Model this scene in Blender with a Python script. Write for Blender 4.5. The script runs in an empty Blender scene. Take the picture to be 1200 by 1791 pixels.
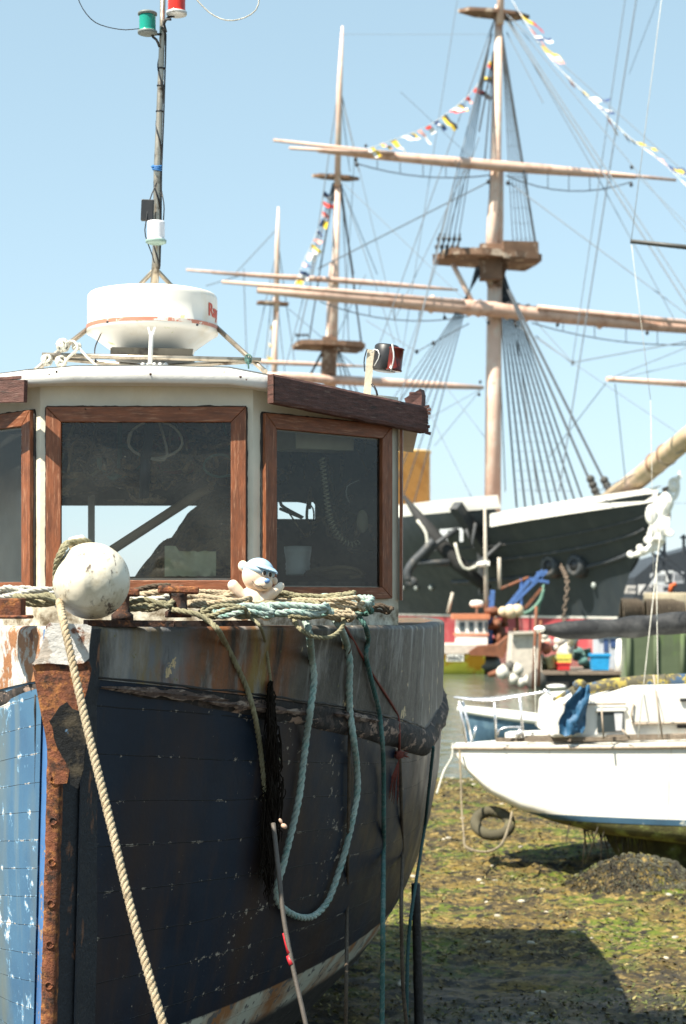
import bpy, math, random
from mathutils import Vector, Matrix, noise
V = Vector
R = math.radians
scene = bpy.context.scene
col = scene.collection
random.seed(7)

# ------------------------------------------------------------------ camera
F, CX, HZ, CAMZ = 3000.0, 600.0, 1050.0, 2.6        # focal length, centre column and horizon row of the photo (1200 x 1791)
cam_d = bpy.data.cameras.new('camera')
cam = bpy.data.objects.new('camera', cam_d); col.objects.link(cam)
cam.location = (0, 0, CAMZ); cam.rotation_euler = (R(90), 0, 0)
cam_d.sensor_fit = 'VERTICAL'; cam_d.sensor_height = 36.0; cam_d.sensor_width = 36.0
cam_d.lens = F / 1791 * 36
cam_d.shift_y = (HZ - 895.5) / 1791
cam_d.clip_start = 0.05; cam_d.clip_end = 6000
cam_d.dof.use_dof = True; cam_d.dof.focus_distance = 6.4; cam_d.dof.aperture_fstop = 4.5
scene.camera = cam

# ------------------------------------------------------------------ light
SUN = V((-0.41, -0.34, 0.80)).normalized()          # towards the sun
world = bpy.data.worlds.new("World"); scene.world = world; world.use_nodes = True
wn = world.node_tree.nodes; wl = world.node_tree.links
bg = wn['Background']
sky = wn.new('ShaderNodeTexSky'); sky.sky_type = 'NISHITA'; sky.sun_disc = False
sky.sun_elevation = math.asin(SUN.z); sky.sun_rotation = math.atan2(SUN.x, SUN.y)
sky.altitude = 0; sky.air_density = 1.0; sky.dust_density = 0.4; sky.ozone_density = 2.0
bg.inputs['Strength'].default_value = 0.095
hs = wn.new('ShaderNodeHueSaturation'); hs.inputs['Hue'].default_value = 0.475; hs.inputs['Saturation'].default_value = 0.62; hs.inputs['Value'].default_value = 1.0
wl.new(sky.outputs['Color'], hs.inputs['Color']); hz = wn.new('ShaderNodeMix'); hz.data_type = 'RGBA'; hz.inputs[0].default_value = 0.56; hz.inputs[7].default_value = (1.85, 2.95, 3.75, 1)   # even summer haze
wl.new(hs.outputs['Color'], hz.inputs[6]); wl.new(hz.outputs[2], bg.inputs['Color'])
sun_d = bpy.data.lights.new('sun', 'SUN'); sun_d.energy = 5.0; sun_d.angle = R(0.5); sun_d.color = (1, 0.93, 0.80)
sun_o = bpy.data.objects.new('sun', sun_d); col.objects.link(sun_o)
sun_o.rotation_euler = SUN.to_track_quat('Z', 'Y').to_euler()
vs = scene.view_settings
vs.view_transform = 'Standard'; vs.look = 'None'; vs.exposure = 1.22; vs.gamma = 1.0
scene.cycles.max_bounces = 8; scene.cycles.transparent_max_bounces = 16
scene.cycles.caustics_reflective = False; scene.cycles.caustics_refractive = False

# ------------------------------------------------------------------ helpers
def P(px, py, Y):
    return V(((px - CX) / F * Y, Y, CAMZ + (HZ - py) / F * Y))
def smooth(a, b, x):
    t = max(0.0, min(1.0, (x - a) / (b - a))); return t * t * (3 - 2 * t)
def lerp(a, b, t): return a + (b - a) * t
def table(tb, x):
    if x <= tb[0][0]: return tb[0][1]
    for (x0, y0), (x1, y1) in zip(tb, tb[1:]):
        if x <= x1: return lerp(y0, y1, (x - x0) / (x1 - x0))
    return tb[-1][1]
def fbm(x, y, z=0.0, o=4): return noise.fractal(V((x, y, z)), 1.0, 2.0, o)

def spline(pts, step):
    """Catmull-Rom through pts, resampled every `step`."""
    pts = [V(p) for p in pts]
    if len(pts) == 2:
        dense = [pts[0].lerp(pts[1], k / 20) for k in range(21)]
    else:
        q = [pts[0] * 2 - pts[1]] + pts + [pts[-1] * 2 - pts[-2]]
        dense = []
        for i in range(1, len(q) - 2):
            a, b, c, d = q[i - 1:i + 3]
            for k in range(14):
                t = k / 14
                dense.append(0.5 * ((2 * b) + (c - a) * t + (2 * a - 5 * b + 4 * c - d) * t * t + (3 * b - a - 3 * c + d) * t ** 3))
        dense.append(pts[-1])
    out = [dense[0]]; acc = 0.0
    for a, b in zip(dense, dense[1:]):
        L = (b - a).length
        if L < 1e-9: continue
        while acc + L >= step:
            t = (step - acc) / L
            a = a.lerp(b, t); out.append(a.copy()); L = (b - a).length; acc = 0.0
        acc += L
    if (out[-1] - dense[-1]).length > step * 0.2: out.append(dense[-1])
    return out

def frames(pts):
    out = []; up = None
    for i, p in enumerate(pts):
        t = (pts[min(i + 1, len(pts) - 1)] - pts[max(i - 1, 0)])
        t = t.normalized() if t.length > 1e-9 else V((0, 0, 1))
        if up is None:
            up = V((0, 0, 1)) if abs(t.z) < 0.9 else V((0, 1, 0))
        n = (up - t * up.dot(t)); n = n.normalized() if n.length > 1e-6 else t.orthogonal().normalized()
        up = n; out.append((p, n, t.cross(n)))
    return out

class MB:
    def __init__(s): s.v = []; s.f = []; s.m = []; s.sm = []; s.uv = {}; s.cur = 0
    def add(s, vs_, fs, sm=False):
        o = len(s.v); s.v += [V(p) for p in vs_]
        for f in fs: s.f.append([o + i for i in f]); s.m.append(s.cur); s.sm.append(sm)
        return s
    def box(s, c, size, rot=None):
        c = V(c); h = V(size) / 2
        vv = []
        for x in (-1, 1):
            for y in (-1, 1):
                for z in (-1, 1):
                    p = V((x * h.x, y * h.y, z * h.z)); vv.append(c + (rot @ p if rot else p))
        return s.add(vv, [(0, 1, 3, 2), (4, 6, 7, 5), (0, 4, 5, 1), (2, 3, 7, 6), (0, 2, 6, 4), (1, 5, 7, 3)])
    def beam(s, a, b, w, h, up=(0, 0, 1)):
        a = V(a); b = V(b); t = (b - a).normalized(); up = V(up)
        n = up - t * up.dot(t); n = n.normalized() if n.length > 1e-5 else t.orthogonal().normalized(); r = t.cross(n)
        vv = [p + r * (sx * w / 2) + n * (sz * h / 2) for p in (a, b) for sx, sz in ((-1, -1), (1, -1), (1, 1), (-1, 1))]
        return s.add(vv, [(0, 1, 2, 3), (7, 6, 5, 4), (0, 4, 5, 1), (1, 5, 6, 2), (2, 6, 7, 3), (3, 7, 4, 0)])
    def tube(s, pts, r, n=8, cap=True, sm=True):
        pts = [V(p) for p in pts]; fr = frames(pts); rs = r if isinstance(r, (list, tuple)) else [r] * len(pts)
        vv = []; ff = []
        for (p, a, b), rr in zip(fr, rs):
            for k in range(n):
                t = 2 * math.pi * k / n; vv.append(p + (a * math.cos(t) + b * math.sin(t)) * rr)
        for i in range(len(pts) - 1):
            for k in range(n):
                k2 = (k + 1) % n; ff.append((i * n + k, i * n + k2, (i + 1) * n + k2, (i + 1) * n + k))
        s.add(vv, ff, sm)
        if cap:
            o = len(s.v) - len(vv)
            for fc in ([o + k for k in reversed(range(n))], [o + (len(pts) - 1) * n + k for k in range(n)]):
                s.f.append(fc); s.m.append(s.cur); s.sm.append(False)
        return s
    def lathe(s, prof, o=(0, 0, 0), axis=(0, 0, 1), n=24, sm=True):
        o = V(o); ax = V(axis).normalized(); a = ax.orthogonal().normalized(); b = ax.cross(a)
        vv = []; ff = []
        for r, z in prof:
            for k in range(n):
                t = 2 * math.pi * k / n; vv.append(o + ax * z + (a * math.cos(t) + b * math.sin(t)) * max(r, 1e-5))
        for i in range(len(prof) - 1):
            for k in range(n):
                k2 = (k + 1) % n; ff.append((i * n + k, i * n + k2, (i + 1) * n + k2, (i + 1) * n + k))
        ff.append(tuple(reversed(range(n)))); ff.append(tuple((len(prof) - 1) * n + k for k in range(n)))
        return s.add(vv, ff, sm)
    def ball(s, c, r, n=14, seg=20, rot=None, fn=None):
        c = V(c); r = V(r) if hasattr(r, '__len__') else V((r, r, r)); vv = []; ff = []
        for i in range(n + 1):
            ph = math.pi * i / n
            for k in range(seg):
                t = 2 * math.pi * k / seg; d = V((math.sin(ph) * math.cos(t), math.sin(ph) * math.sin(t), math.cos(ph)))
                q = 1 + (fn(d) if fn else 0); p = V((d.x * r.x * q, d.y * r.y * q, d.z * r.z * q)); vv.append(c + (rot @ p if rot else p))
        for i in range(n):
            for k in range(seg):
                k2 = (k + 1) % seg; ff.append((i * seg + k, (i + 1) * seg + k, (i + 1) * seg + k2, i * seg + k2))
        return s.add(vv, ff, True)
    def prism(s, poly, ext):
        """poly: world points of a flat outline; ext: extrusion vector."""
        n = len(poly); ext = V(ext); vv = [V(p) for p in poly] + [V(p) + ext for p in poly]
        ff = [tuple(range(n)), tuple(reversed(range(n, 2 * n)))] + [(i, i + n, (i + 1) % n + n, (i + 1) % n) for i in range(n)]
        return s.add(vv, ff)
    def grid(s, rows, closed=False, uvs=None, sm=True):
        nr, nc = len(rows), len(rows[0]); o = len(s.v)
        for r in rows: s.v += [V(p) for p in r]
        if uvs:
            for i, r in enumerate(uvs):
                for j, q in enumerate(r): s.uv[o + i * nc + j] = q
        for i in range(nr - 1):
            for j in range(nc if closed else nc - 1):
                j2 = (j + 1) % nc
                s.f.append([o + i * nc + j, o + i * nc + j2, o + (i + 1) * nc + j2, o + (i + 1) * nc + j]); s.m.append(s.cur); s.sm.append(sm)
        return s
    def rope(s, pts, r, pitch=None, n=6, strands=3):
        pitch = pitch or r * 6.5
        cl = spline(pts, pitch / 7); fr = frames(cl); d = 0
        lines = [[] for _ in range(strands)]
        for i, (p, a, b) in enumerate(fr):
            if i: d += (cl[i] - cl[i - 1]).length
            for k in range(strands):
                t = 2 * math.pi * (k / strands + d / pitch); lines[k].append(p + (a * math.cos(t) + b * math.sin(t)) * r * 0.5)
        for l in lines: s.tube(l, r * 0.56, n)
        return s
    def cyl(s, a, b, r, n=12, r2=None): return s.tube([a, b], [r, r if r2 is None else r2], n)
    def fix(s):
        return s
    def build(s, name, mats, parent=None, base=None, bevel=0, recalc=True):
        off = V((0, 0, 0))
        if parent is not None:
            off = V(parent['_b']) if '_b' in parent else V((0, 0, 0))
        elif base is not None: off = V(base)
        me = bpy.data.meshes.new(name)
        me.from_pydata([tuple(p - off) for p in s.v], [], s.f)
        mats = mats if isinstance(mats, (list, tuple)) else [mats]
        for m in mats: me.materials.append(m)
        me.polygons.foreach_set('material_index', s.m); me.polygons.foreach_set('use_smooth', s.sm)
        if s.uv:
            uvl = me.uv_layers.new(name='UVMap')
            for lp in me.loops: uvl.data[lp.index].uv = s.uv.get(lp.vertex_index, (0, 0))
        me.update()
        if recalc:
            import bmesh
            bm = bmesh.new(); bm.from_mesh(me); bmesh.ops.recalc_face_normals(bm, faces=bm.faces); bm.to_mesh(me); bm.free()
        o = bpy.data.objects.new(name, me); col.objects.link(o)
        if parent is not None:
            o.parent = parent; o['_b'] = tuple(off)
        else: o.location = off; o['_b'] = tuple(off)
        if bevel:
            md = o.modifiers.new('bevel', 'BEVEL'); md.width = bevel; md.segments = 2; md.limit_method = 'ANGLE'
        return o

def tag(o, label=None, cat=None, group=None, kind=None):
    if label: o['label'] = label
    if cat: o['category'] = cat
    if group: o['group'] = group
    if kind: o['kind'] = kind
    return o
def thing(name, label, cat, loc, group=None):
    o = bpy.data.objects.new(name, None); col.objects.link(o); o.location = V(loc); o['_b'] = tuple(V(loc)); o.empty_display_size = 0.1
    return tag(o, label, cat, group)

# ------------------------------------------------------------------ materials
def mat(name, c, rough=0.6, layers=(), metal=0.0, bump=0.0, bscale=40, spec=0.5, stretch=(1, 1, 1), trans=None, vary=0.12, vscale=6, wet=None):
    """layers: (colour, scale, low, high[, stretch[, zmin, zmax]]) noise-masked patches of another surface colour."""
    m = bpy.data.materials.new(name); m.use_nodes = True
    nt = m.node_tree; N = nt.nodes; L = nt.links; bs = N['Principled BSDF']
    tc = N.new('ShaderNodeTexCoord')
    def mapn(st):
        mp = N.new('ShaderNodeMapping'); L.new(tc.outputs['Object'], mp.inputs['Vector']); mp.inputs['Scale'].default_value = st; return mp.outputs['Vector']
    def nz(scale, st=(1, 1, 1), det=6, ro=0.6):
        n = N.new('ShaderNodeTexNoise'); n.inputs['Scale'].default_value = scale; n.inputs['Detail'].default_value = det; n.inputs['Roughness'].default_value = ro
        L.new(mapn(st), n.inputs['Vector']); return n.outputs['Fac']
    def mixc(f, a, b):
        x = N.new('ShaderNodeMix'); x.data_type = 'RGBA'
        if isinstance(f, float): x.inputs[0].default_value = f
        else: L.new(f, x.inputs[0])
        for i, q in ((6, a), (7, b)):
            if isinstance(q, tuple): x.inputs[i].default_value = (*q[:3], 1)
            else: L.new(q, x.inputs[i])
        return x.outputs[2]
    def rng(v, a, b, c=0.0, d=1.0):
        r = N.new('ShaderNodeMapRange'); r.inputs[1].default_value = a; r.inputs[2].default_value = b; r.inputs[3].default_value = c; r.inputs[4].default_value = d
        L.new(v, r.inputs[0]); return r.outputs[0]
    dark = tuple(x * (1 - vary * 2) for x in c); lite = tuple(min(1, x * (1 + vary)) for x in c)
    cur = mixc(rng(nz(vscale, stretch), 0.3, 0.7), dark, lite)
    if stretch != (1, 1, 1):
        cur = mixc(rng(nz(vscale * 4, stretch), 0.42, 0.62, 0, 0.55), cur, tuple(x * 0.5 for x in c))
    sep = None
    for i, ly in enumerate(layers):
        lc, sc, lo, hi = ly[:4]; st = ly[4] if len(ly) > 4 and ly[4] else (1, 1, 1)
        f = rng(nz(sc, st, 8, 0.65), lo, hi)
        if len(ly) > 5:
            if sep is None:
                sep = N.new('ShaderNodeSeparateXYZ'); L.new(tc.outputs['Object'], sep.inputs[0])
            g = rng(sep.outputs[ly[7] if len(ly) > 7 else 2], ly[5], ly[6])
            mu = N.new('ShaderNodeMath'); mu.operation = 'MULTIPLY'; L.new(f, mu.inputs[0]); L.new(g, mu.inputs[1]); f = mu.outputs[0]
        cur = mixc(f, cur, tuple(lc))
    if wet:        # soaked, blackish mud nearest the quay
        sx = N.new('ShaderNodeSeparateXYZ'); L.new(tc.outputs['Object'], sx.inputs[0])
        wz = N.new('ShaderNodeMath'); wz.operation = 'ADD'; L.new(sx.outputs[1], wz.inputs[0]); L.new(rng(nz(0.9), 0.3, 0.7, -1.6, 1.6), wz.inputs[1])
        wf = rng(wz.outputs[0], wet[1], wet[0]); cur = mixc(wf, cur, (0.022, 0.020, 0.017))
        L.new(rng(wf, 0, 1, rough, 0.32), bs.inputs['Roughness'])
    L.new(cur, bs.inputs['Base Color'])
    if not wet: L.new(rng(nz(vscale * 3), 0.3, 0.7, max(0, rough - 0.1), min(1, rough + 0.1)), bs.inputs['Roughness'])
    bs.inputs['Metallic'].default_value = metal; bs.inputs['Specular IOR Level'].default_value = spec
    if bump:
        b = N.new('ShaderNodeBump'); b.inputs['Strength'].default_value = bump; b.inputs['Distance'].default_value = 0.01
        L.new(nz(bscale, stretch, 8, 0.7), b.inputs['Height']); L.new(b.outputs[0], bs.inputs['Normal'])
    if trans: bs.inputs['Alpha'].default_value = trans
    return m

def glass(name, dirt=0.07, tint=(0.9, 0.93, 0.92)):
    m = bpy.data.materials.new(name); m.use_nodes = True; nt = m.node_tree; N = nt.nodes; L = nt.links; N.clear()
    out = N.new('ShaderNodeOutputMaterial'); tr = N.new('ShaderNodeBsdfTransparent'); tr.inputs[0].default_value = (*tint, 1)
    gl = N.new('ShaderNodeBsdfGlossy'); gl.inputs['Roughness'].default_value = 0.02
    fr = N.new('ShaderNodeFresnel'); fr.inputs[0].default_value = 1.5
    m1 = N.new('ShaderNodeMixShader'); L.new(fr.outputs[0], m1.inputs[0]); L.new(tr.outputs[0], m1.inputs[1]); L.new(gl.outputs[0], m1.inputs[2])
    df = N.new('ShaderNodeBsdfDiffuse'); df.inputs[0].default_value = (0.6, 0.6, 0.52, 1)
    tc = N.new('ShaderNodeTexCoord'); n1 = N.new('ShaderNodeTexNoise'); n1.inputs['Scale'].default_value = 120; n1.inputs['Detail'].default_value = 3
    n2 = N.new('ShaderNodeTexNoise'); n2.inputs['Scale'].default_value = 5; n2.inputs['Detail'].default_value = 6
    L.new(tc.outputs['Object'], n1.inputs['Vector']); L.new(tc.outputs['Object'], n2.inputs['Vector'])
    r1 = N.new('ShaderNodeMapRange'); r1.inputs[1].default_value = 0.745; r1.inputs[2].default_value = 0.77; r1.inputs[3].default_value = 0; r1.inputs[4].default_value = 0.7; L.new(n1.outputs[0], r1.inputs[0])
    r2 = N.new('ShaderNodeMapRange'); r2.inputs[1].default_value = 0.35; r2.inputs[2].default_value = 0.75; r2.inputs[3].default_value = dirt * 0.3; r2.inputs[4].default_value = dirt * 2; L.new(n2.outputs[0], r2.inputs[0])
    ad = N.new('ShaderNodeMath'); ad.operation = 'ADD'; ad.use_clamp = True; L.new(r1.outputs[0], ad.inputs[0]); L.new(r2.outputs[0], ad.inputs[1])
    m2 = N.new('ShaderNodeMixShader'); L.new(ad.outputs[0], m2.inputs[0]); L.new(m1.outputs[0], m2.inputs[1]); L.new(df.outputs[0], m2.inputs[2]); L.new(m2.outputs[0], out.inputs[0])
    return m

def hull_paint(name, base, dark, chips, zstripe=None, old=None, chip_amt=0.66, wear=(0.05, 0.04, 0.03), fsc=26):
    """painted planking: UV v counts planks, u is metres along; seams open, paint flakes along them."""
    m = bpy.data.materials.new(name); m.use_nodes = True; nt = m.node_tree; N = nt.nodes; L = nt.links; bs = N['Principled BSDF']
    uv = N.new('ShaderNodeUVMap'); su = N.new('ShaderNodeSeparateXYZ'); L.new(uv.outputs[0], su.inputs[0])
    tc = N.new('ShaderNodeTexCoord'); so = N.new('ShaderNodeSeparateXYZ'); L.new(tc.outputs['Object'], so.inputs[0])
    def math_(op, a, b=None, cl=False):
        n = N.new('ShaderNodeMath'); n.operation = op; n.use_clamp = cl
        for i, q in enumerate((a, b)):
            if q is None: continue
            if isinstance(q, (int, float)): n.inputs[i].default_value = q
            else: L.new(q, n.inputs[i])
        return n.outputs[0]
    def nz(sc, st=(1, 1, 1), det=6, ro=0.6, src=None):
        mp = N.new('ShaderNodeMapping'); L.new(src or tc.outputs['Object'], mp.inputs[0]); mp.inputs['Scale'].default_value = st
        n = N.new('ShaderNodeTexNoise'); n.inputs['Scale'].default_value = sc; n.inputs['Detail'].default_value = det; n.inputs['Roughness'].default_value = ro; L.new(mp.outputs[0], n.inputs[0]); return n.outputs['Fac']
    def rng(v, a, b, c=0.0, d=1.0):
        r = N.new('ShaderNodeMapRange'); 
        for i, q in enumerate((a, b, c, d)): r.inputs[i + 1].default_value = q
        L.new(v, r.inputs[0]); return r.outputs[0]
    def mixc(f, a, b):
        x = N.new('ShaderNodeMix'); x.data_type = 'RGBA'; L.new(f, x.inputs[0])
        for i, q in ((6, a), (7, b)):
            if isinstance(q, tuple): x.inputs[i].default_value = (*q[:3], 1)
            else: L.new(q, x.inputs[i])
        return x.outputs[2]
    wob = math_('MULTIPLY', math_('SUBTRACT', nz(3, (1, 1, 1), 3), 0.5), 0.10)
    vv = math_('ADD', su.outputs[1], wob)
    fr = math_('FRACT', vv); dist = math_('ABSOLUTE', math_('SUBTRACT', fr, 0.5))      # 0.5 at the seam
    cur = mixc(rng(nz(2.5), 0.3, 0.7), dark, base)
    cur = mixc(rng(nz(1.6, (1, 1, 0.35)), 0.5, 0.68, 0, 0.75), cur, wear)                 # grime runs
    cur = mixc(rng(nz(9, (1, 1, 0.12)), 0.56, 0.72, 0, 0.4), cur, tuple(q_ * 1.5 for q_ in wear))
    near = rng(dist, 0.38, 0.5)                                            # flaking clusters at seams
    fl = math_('ADD', nz(fsc, (1, 1, 1), 8, 0.7), math_('MULTIPLY', near, 0.085))
    broad = rng(nz(1.3), 0.4, 0.65, -0.10, 0.05)
    fl = math_('ADD', fl, broad)
    chipm = rng(fl, chip_amt, chip_amt + 0.012)
    if old: cur = mixc(rng(fl, chip_amt - 0.035, chip_amt - 0.028), cur, old)
    cur = mixc(chipm, cur, chips)
    seam = math_('MULTIPLY', rng(dist, 0.488, 0.494), rng(nz(7, (1, 1, 1), 4), 0.36, 0.46))
    cur = mixc(seam, cur, (0.012, 0.012, 0.012))
    lip = math_('MULTIPLY', rng(math_('ADD', dist, math_('MULTIPLY', math_('SUBTRACT', nz(60, (1, 1, 1), 3), 0.5), 0.05)), 0.476, 0.480), rng(nz(11, (1, 1, 1), 5), 0.60, 0.62)); lip = math_('SUBTRACT', lip, seam, True)
    cur = mixc(lip, cur, chips)
    if zstripe:
        z0, z1 = zstripe
        zz = math_('ADD', so.outputs[2], math_('MULTIPLY', math_('SUBTRACT', nz(5), 0.5), 0.03))
        below = rng(so.outputs[2], z1 + 0.004, z1 - 0.004)
        stripe = mixc(rng(nz(4, (1, 1, 0.5)), 0.45, 0.62), (0.50, 0.50, 0.40), (0.32, 0.15, 0.06))
        stripe = mixc(rng(nz(15), 0.56, 0.6), stripe, (0.14, 0.13, 0.12))
        cur = mixc(below, cur, stripe)
        low = rng(zz, z0 + 0.02, z0 - 0.02)
        cur = mixc(low, cur, (0.035, 0.032, 0.028))
    L.new(cur, bs.inputs['Base Color'])
    L.new(math_('ADD', rng(nz(5), 0.3, 0.7, 0.38, 0.6), math_('MULTIPLY', chipm, 0.3)), bs.inputs['Roughness'])
    bs.inputs['Specular IOR Level'].default_value = 0.3
    h = math_('SUBTRACT', math_('MULTIPLY', nz(18), 0.25), math_('ADD', math_('MULTIPLY', chipm, 0.3), math_('MULTIPLY', seam, 1.2)))
    b = N.new('ShaderNodeBump'); b.inputs['Strength'].default_value = 0.6; b.inputs['Distance'].default_value = 0.008
    L.new(h, b.inputs['Height']); L.new(b.outputs[0], bs.inputs['Normal'])
    return m

WHITE = mat('white_paint', (0.74, 0.69, 0.56), 0.5, [((0.62, 0.52, 0.34), 3, 0.52, 0.75, (1, 1, 0.4)), ((0.22, 0.13, 0.07), 45, 0.73, 0.76), ((0.16, 0.12, 0.07), 14, 0.40, 0.60, None, 2.64, 2.54)], bump=0.25, bscale=60, vary=0.06)
ROOFW = mat('roof_white', (0.80, 0.78, 0.74), 0.5, [((0.55, 0.40, 0.30), 30, 0.66, 0.70), ((0.25, 0.14, 0.08), 60, 0.74, 0.76)], bump=0.2, bscale=50, vary=0.05)
REDWOOD = mat('varnished_wood', (0.25, 0.080, 0.030), 0.5, [((0.42, 0.21, 0.12), 30, 0.54, 0.70, (0.4, 0.4, 6))], bump=0.3, bscale=25, stretch=(1, 1, 5), vary=0.25, vscale=12)
REDWOODV = mat('varnished_wood_upright', (0.25, 0.080, 0.030), 0.5, [((0.42, 0.21, 0.12), 30, 0.54, 0.70, (6, 6, 0.4))], bump=0.3, bscale=25, stretch=(5, 5, 1), vary=0.25, vscale=12)
OLDWOOD = mat('weathered_wood', (0.13, 0.055, 0.042), 0.75, [((0.30, 0.20, 0.15), 22, 0.60, 0.72, (0.5, 0.5, 8)), ((0.03, 0.02, 0.015), 16, 0.60, 0.68, (0.6, 0.6, 7))], bump=0.7, bscale=18, stretch=(1, 1, 6), vary=0.3, vscale=14)
CAULK = mat('black_sealant', (0.018, 0.014, 0.012), 0.6, bump=0.5)
RUST = mat('rusty_iron', (0.20, 0.065, 0.028), 0.85, [((0.42, 0.17, 0.05), 30, 0.5, 0.66), ((0.035, 0.018, 0.012), 22, 0.5, 0.62), ((0.5, 0.36, 0.24), 60, 0.68, 0.72)], bump=1.0, bscale=70, vary=0.3, vscale=20)
DRUST = mat('dark_rust', (0.075, 0.032, 0.018), 0.85, [((0.30, 0.11, 0.035), 35, 0.56, 0.68), ((0.012, 0.010, 0.010), 25, 0.5, 0.6)], bump=1.0, bscale=60, vary=0.3, vscale=20)
STEEL = mat('tarnished_tube', (0.46, 0.40, 0.32), 0.35, [((0.10, 0.07, 0.05), 14, 0.55, 0.7)], metal=0.8, bump=0.1)
GALV = mat('galvanised_post', (0.58, 0.58, 0.56), 0.5, [((0.3, 0.28, 0.25), 30, 0.6, 0.7)], metal=0.3, bump=0.2)
BLACKP = mat('black_plastic', (0.02, 0.02, 0.022), 0.4)
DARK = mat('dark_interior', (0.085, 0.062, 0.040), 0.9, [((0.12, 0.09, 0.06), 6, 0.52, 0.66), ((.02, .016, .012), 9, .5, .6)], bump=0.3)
RADOME = mat('radome_shell', (0.78, 0.75, 0.68), 0.4, [((0.62, 0.52, 0.36), 4, 0.5, 0.75, (1, 1, .4)), ((0.50, 0.54, 0.26), 7, 0.63, 0.66), ((.3, .25, .2), 50, .70, .73)], vary=0.03)
REDTRIM = mat('red_trim', (0.55, 0.10, 0.06), 0.5, [((0.7, 0.6, 0.5), 20, 0.63, 0.66)])
PEEL = mat('peeling_white_paint', (0.62, 0.60, 0.56), 0.65, [((0.34, 0.15, 0.06), 5, 0.53, 0.57), ((0.42, 0.36, 0.30), 13, 0.57, 0.60), ((0.16, .06, .03), 9, .60, .64), ((0.05, 0.035, 0.025), 24, 0.66, 0.68)], bump=1.0, bscale=20, vary=0.12)
BULW = mat('bulwark_paint', (0.085, 0.074, 0.060), 0.6, [((0.24, 0.085, 0.025), 3.0, 0.40, 0.52, (1, 1, 0.3), -2.35, -2.5, 1), ((0.15, 0.16, 0.17), 3.0, 0.35, 0.45, (1, 1, 0.4), -2.86, -2.95, 1), ((0.22, 0.15, 0.04), 3, 0.50, 0.60, (1, 1, 0.2), -2.3, -2.5, 1), ((0.26, 0.25, 0.23), 7, 0.54, 0.66, (1, 1, 0.25)), ((0.02, 0.018, 0.015), 5, 0.54, 0.66, (1, 1, 0.15)), ((0.16, 0.15, 0.05), 30, 0.64, 0.68), ((0.60, 0.46, 0.26), 8, 0.645, 0.65), ((0.025, 0.022, 0.02), 8, 0.60, 0.72, (1, 1, 0.3)), ((0.4, 0.38, 0.34), 60, 0.72, 0.74)], bump=0.5, bscale=45, vary=0.2, vscale=7)
CAPP = mat('rail_cap', (0.40, 0.36, 0.31), 0.8, [((0.30, 0.13, 0.06), 8, 0.5, 0.6), ((0.34, 0.31, 0.07), 18, 0.60, 0.66)], bump=0.8, bscale=50)
STRAKE = mat('tarred_strake', (0.020, 0.016, 0.014), 0.85, [((0.34, 0.23, 0.17), 7, 0.56, 0.59, (1, 1, 3)), ((0.075, 0.055, 0.045), 18, 0.50, 0.58)], bump=1.0, bscale=25, vary=0.2)
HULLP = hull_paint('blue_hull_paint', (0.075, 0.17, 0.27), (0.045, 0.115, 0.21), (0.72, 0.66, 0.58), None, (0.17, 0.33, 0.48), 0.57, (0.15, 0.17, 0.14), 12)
HULLS = hull_paint('shaded_hull_paint', (0.011, 0.021, 0.038), (0.007, 0.013, 0.024), (0.34, 0.29, 0.23), (0.90, 1.045), None, 0.65, (0.045, 0.024, 0.013))  # starboard copy of the blue paint, its shade put into the colour
DECK = mat('grimy_deck', (0.10, 0.075, 0.05), 0.9, [((0.22, 0.10, 0.05), 12, 0.5, 0.6), ((0.20, 0.18, 0.05), 9, 0.58, 0.64)], bump=1, bscale=60)
def ropemat(n, c, c2, **k): return mat(n, c, 0.9, [(c2, 25, 0.5, 0.66), (tuple(x * 0.35 for x in c), 60, 0.6, 0.7)], bump=0.8, bscale=220, vary=0.15, **k)
R_TAN = ropemat('tan_rope', (0.52, 0.42, 0.28), (0.36, 0.27, 0.16))
R_OLIVE = ropemat('olive_rope', (0.34, 0.31, 0.19), (0.20, 0.18, 0.10))
R_TEALW = ropemat('pale_teal_rope', (0.46, 0.56, 0.50), (0.22, 0.40, 0.36))
R_TEAL = ropemat('teal_rope', (0.07, 0.17, 0.15), (0.20, 0.26, 0.22))
R_BROWN = ropemat('brown_rope', (0.12, 0.085, 0.055), (0.06, 0.045, 0.03))
R_RED = ropemat('red_cord', (0.26, 0.065, 0.045), (0.14, 0.04, 0.03))
R_WHITE = ropemat('white_rope', (0.66, 0.64, 0.56), (0.45, 0.43, 0.36))
WEED = mat('seaweed', (0.014, 0.010, 0.007), 0.9, bump=0.5, spec=0.1)
GLASS = glass('dusty_glass', 0.018)
# ================================================================== the setting
def ground_h(x, y):
    h = 0.03 + 0.05 * fbm(x * 0.35, y * 0.35, 1) + 0.022 * fbm(x * 1.6, y * 1.6, 5) + 0.018 * fbm(x * 5, y * 5, 9)
    h += 0.016 * noise.noise(V((x * 14, y * 14, 3))) + 0.03 * max(0, fbm(x * 2.6, y * 2.6, 7)) 
    m_d = math.exp(-(((x - 2.62) / 0.50) ** 2 + ((y - 15.45) / 0.42) ** 2) ** 1.6)
    h += 0.26 * m_d * (1 + .12 * noise.noise(V((x * 22, y * 9, 2))))
    h -= 0.14 * math.exp(-(((x - 4.2) / 2.6) ** 2 + ((y - 16.5) / 0.75) ** 2) ** 2)       # scour mound by the yacht's keel
    edge = 27.0 + 0.9 * fbm(x * 0.25, 0.3, 2) - 0.1 * x
    h -= 0.9 * smooth(edge - 2.5, edge + 6, y) 
    return h
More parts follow.
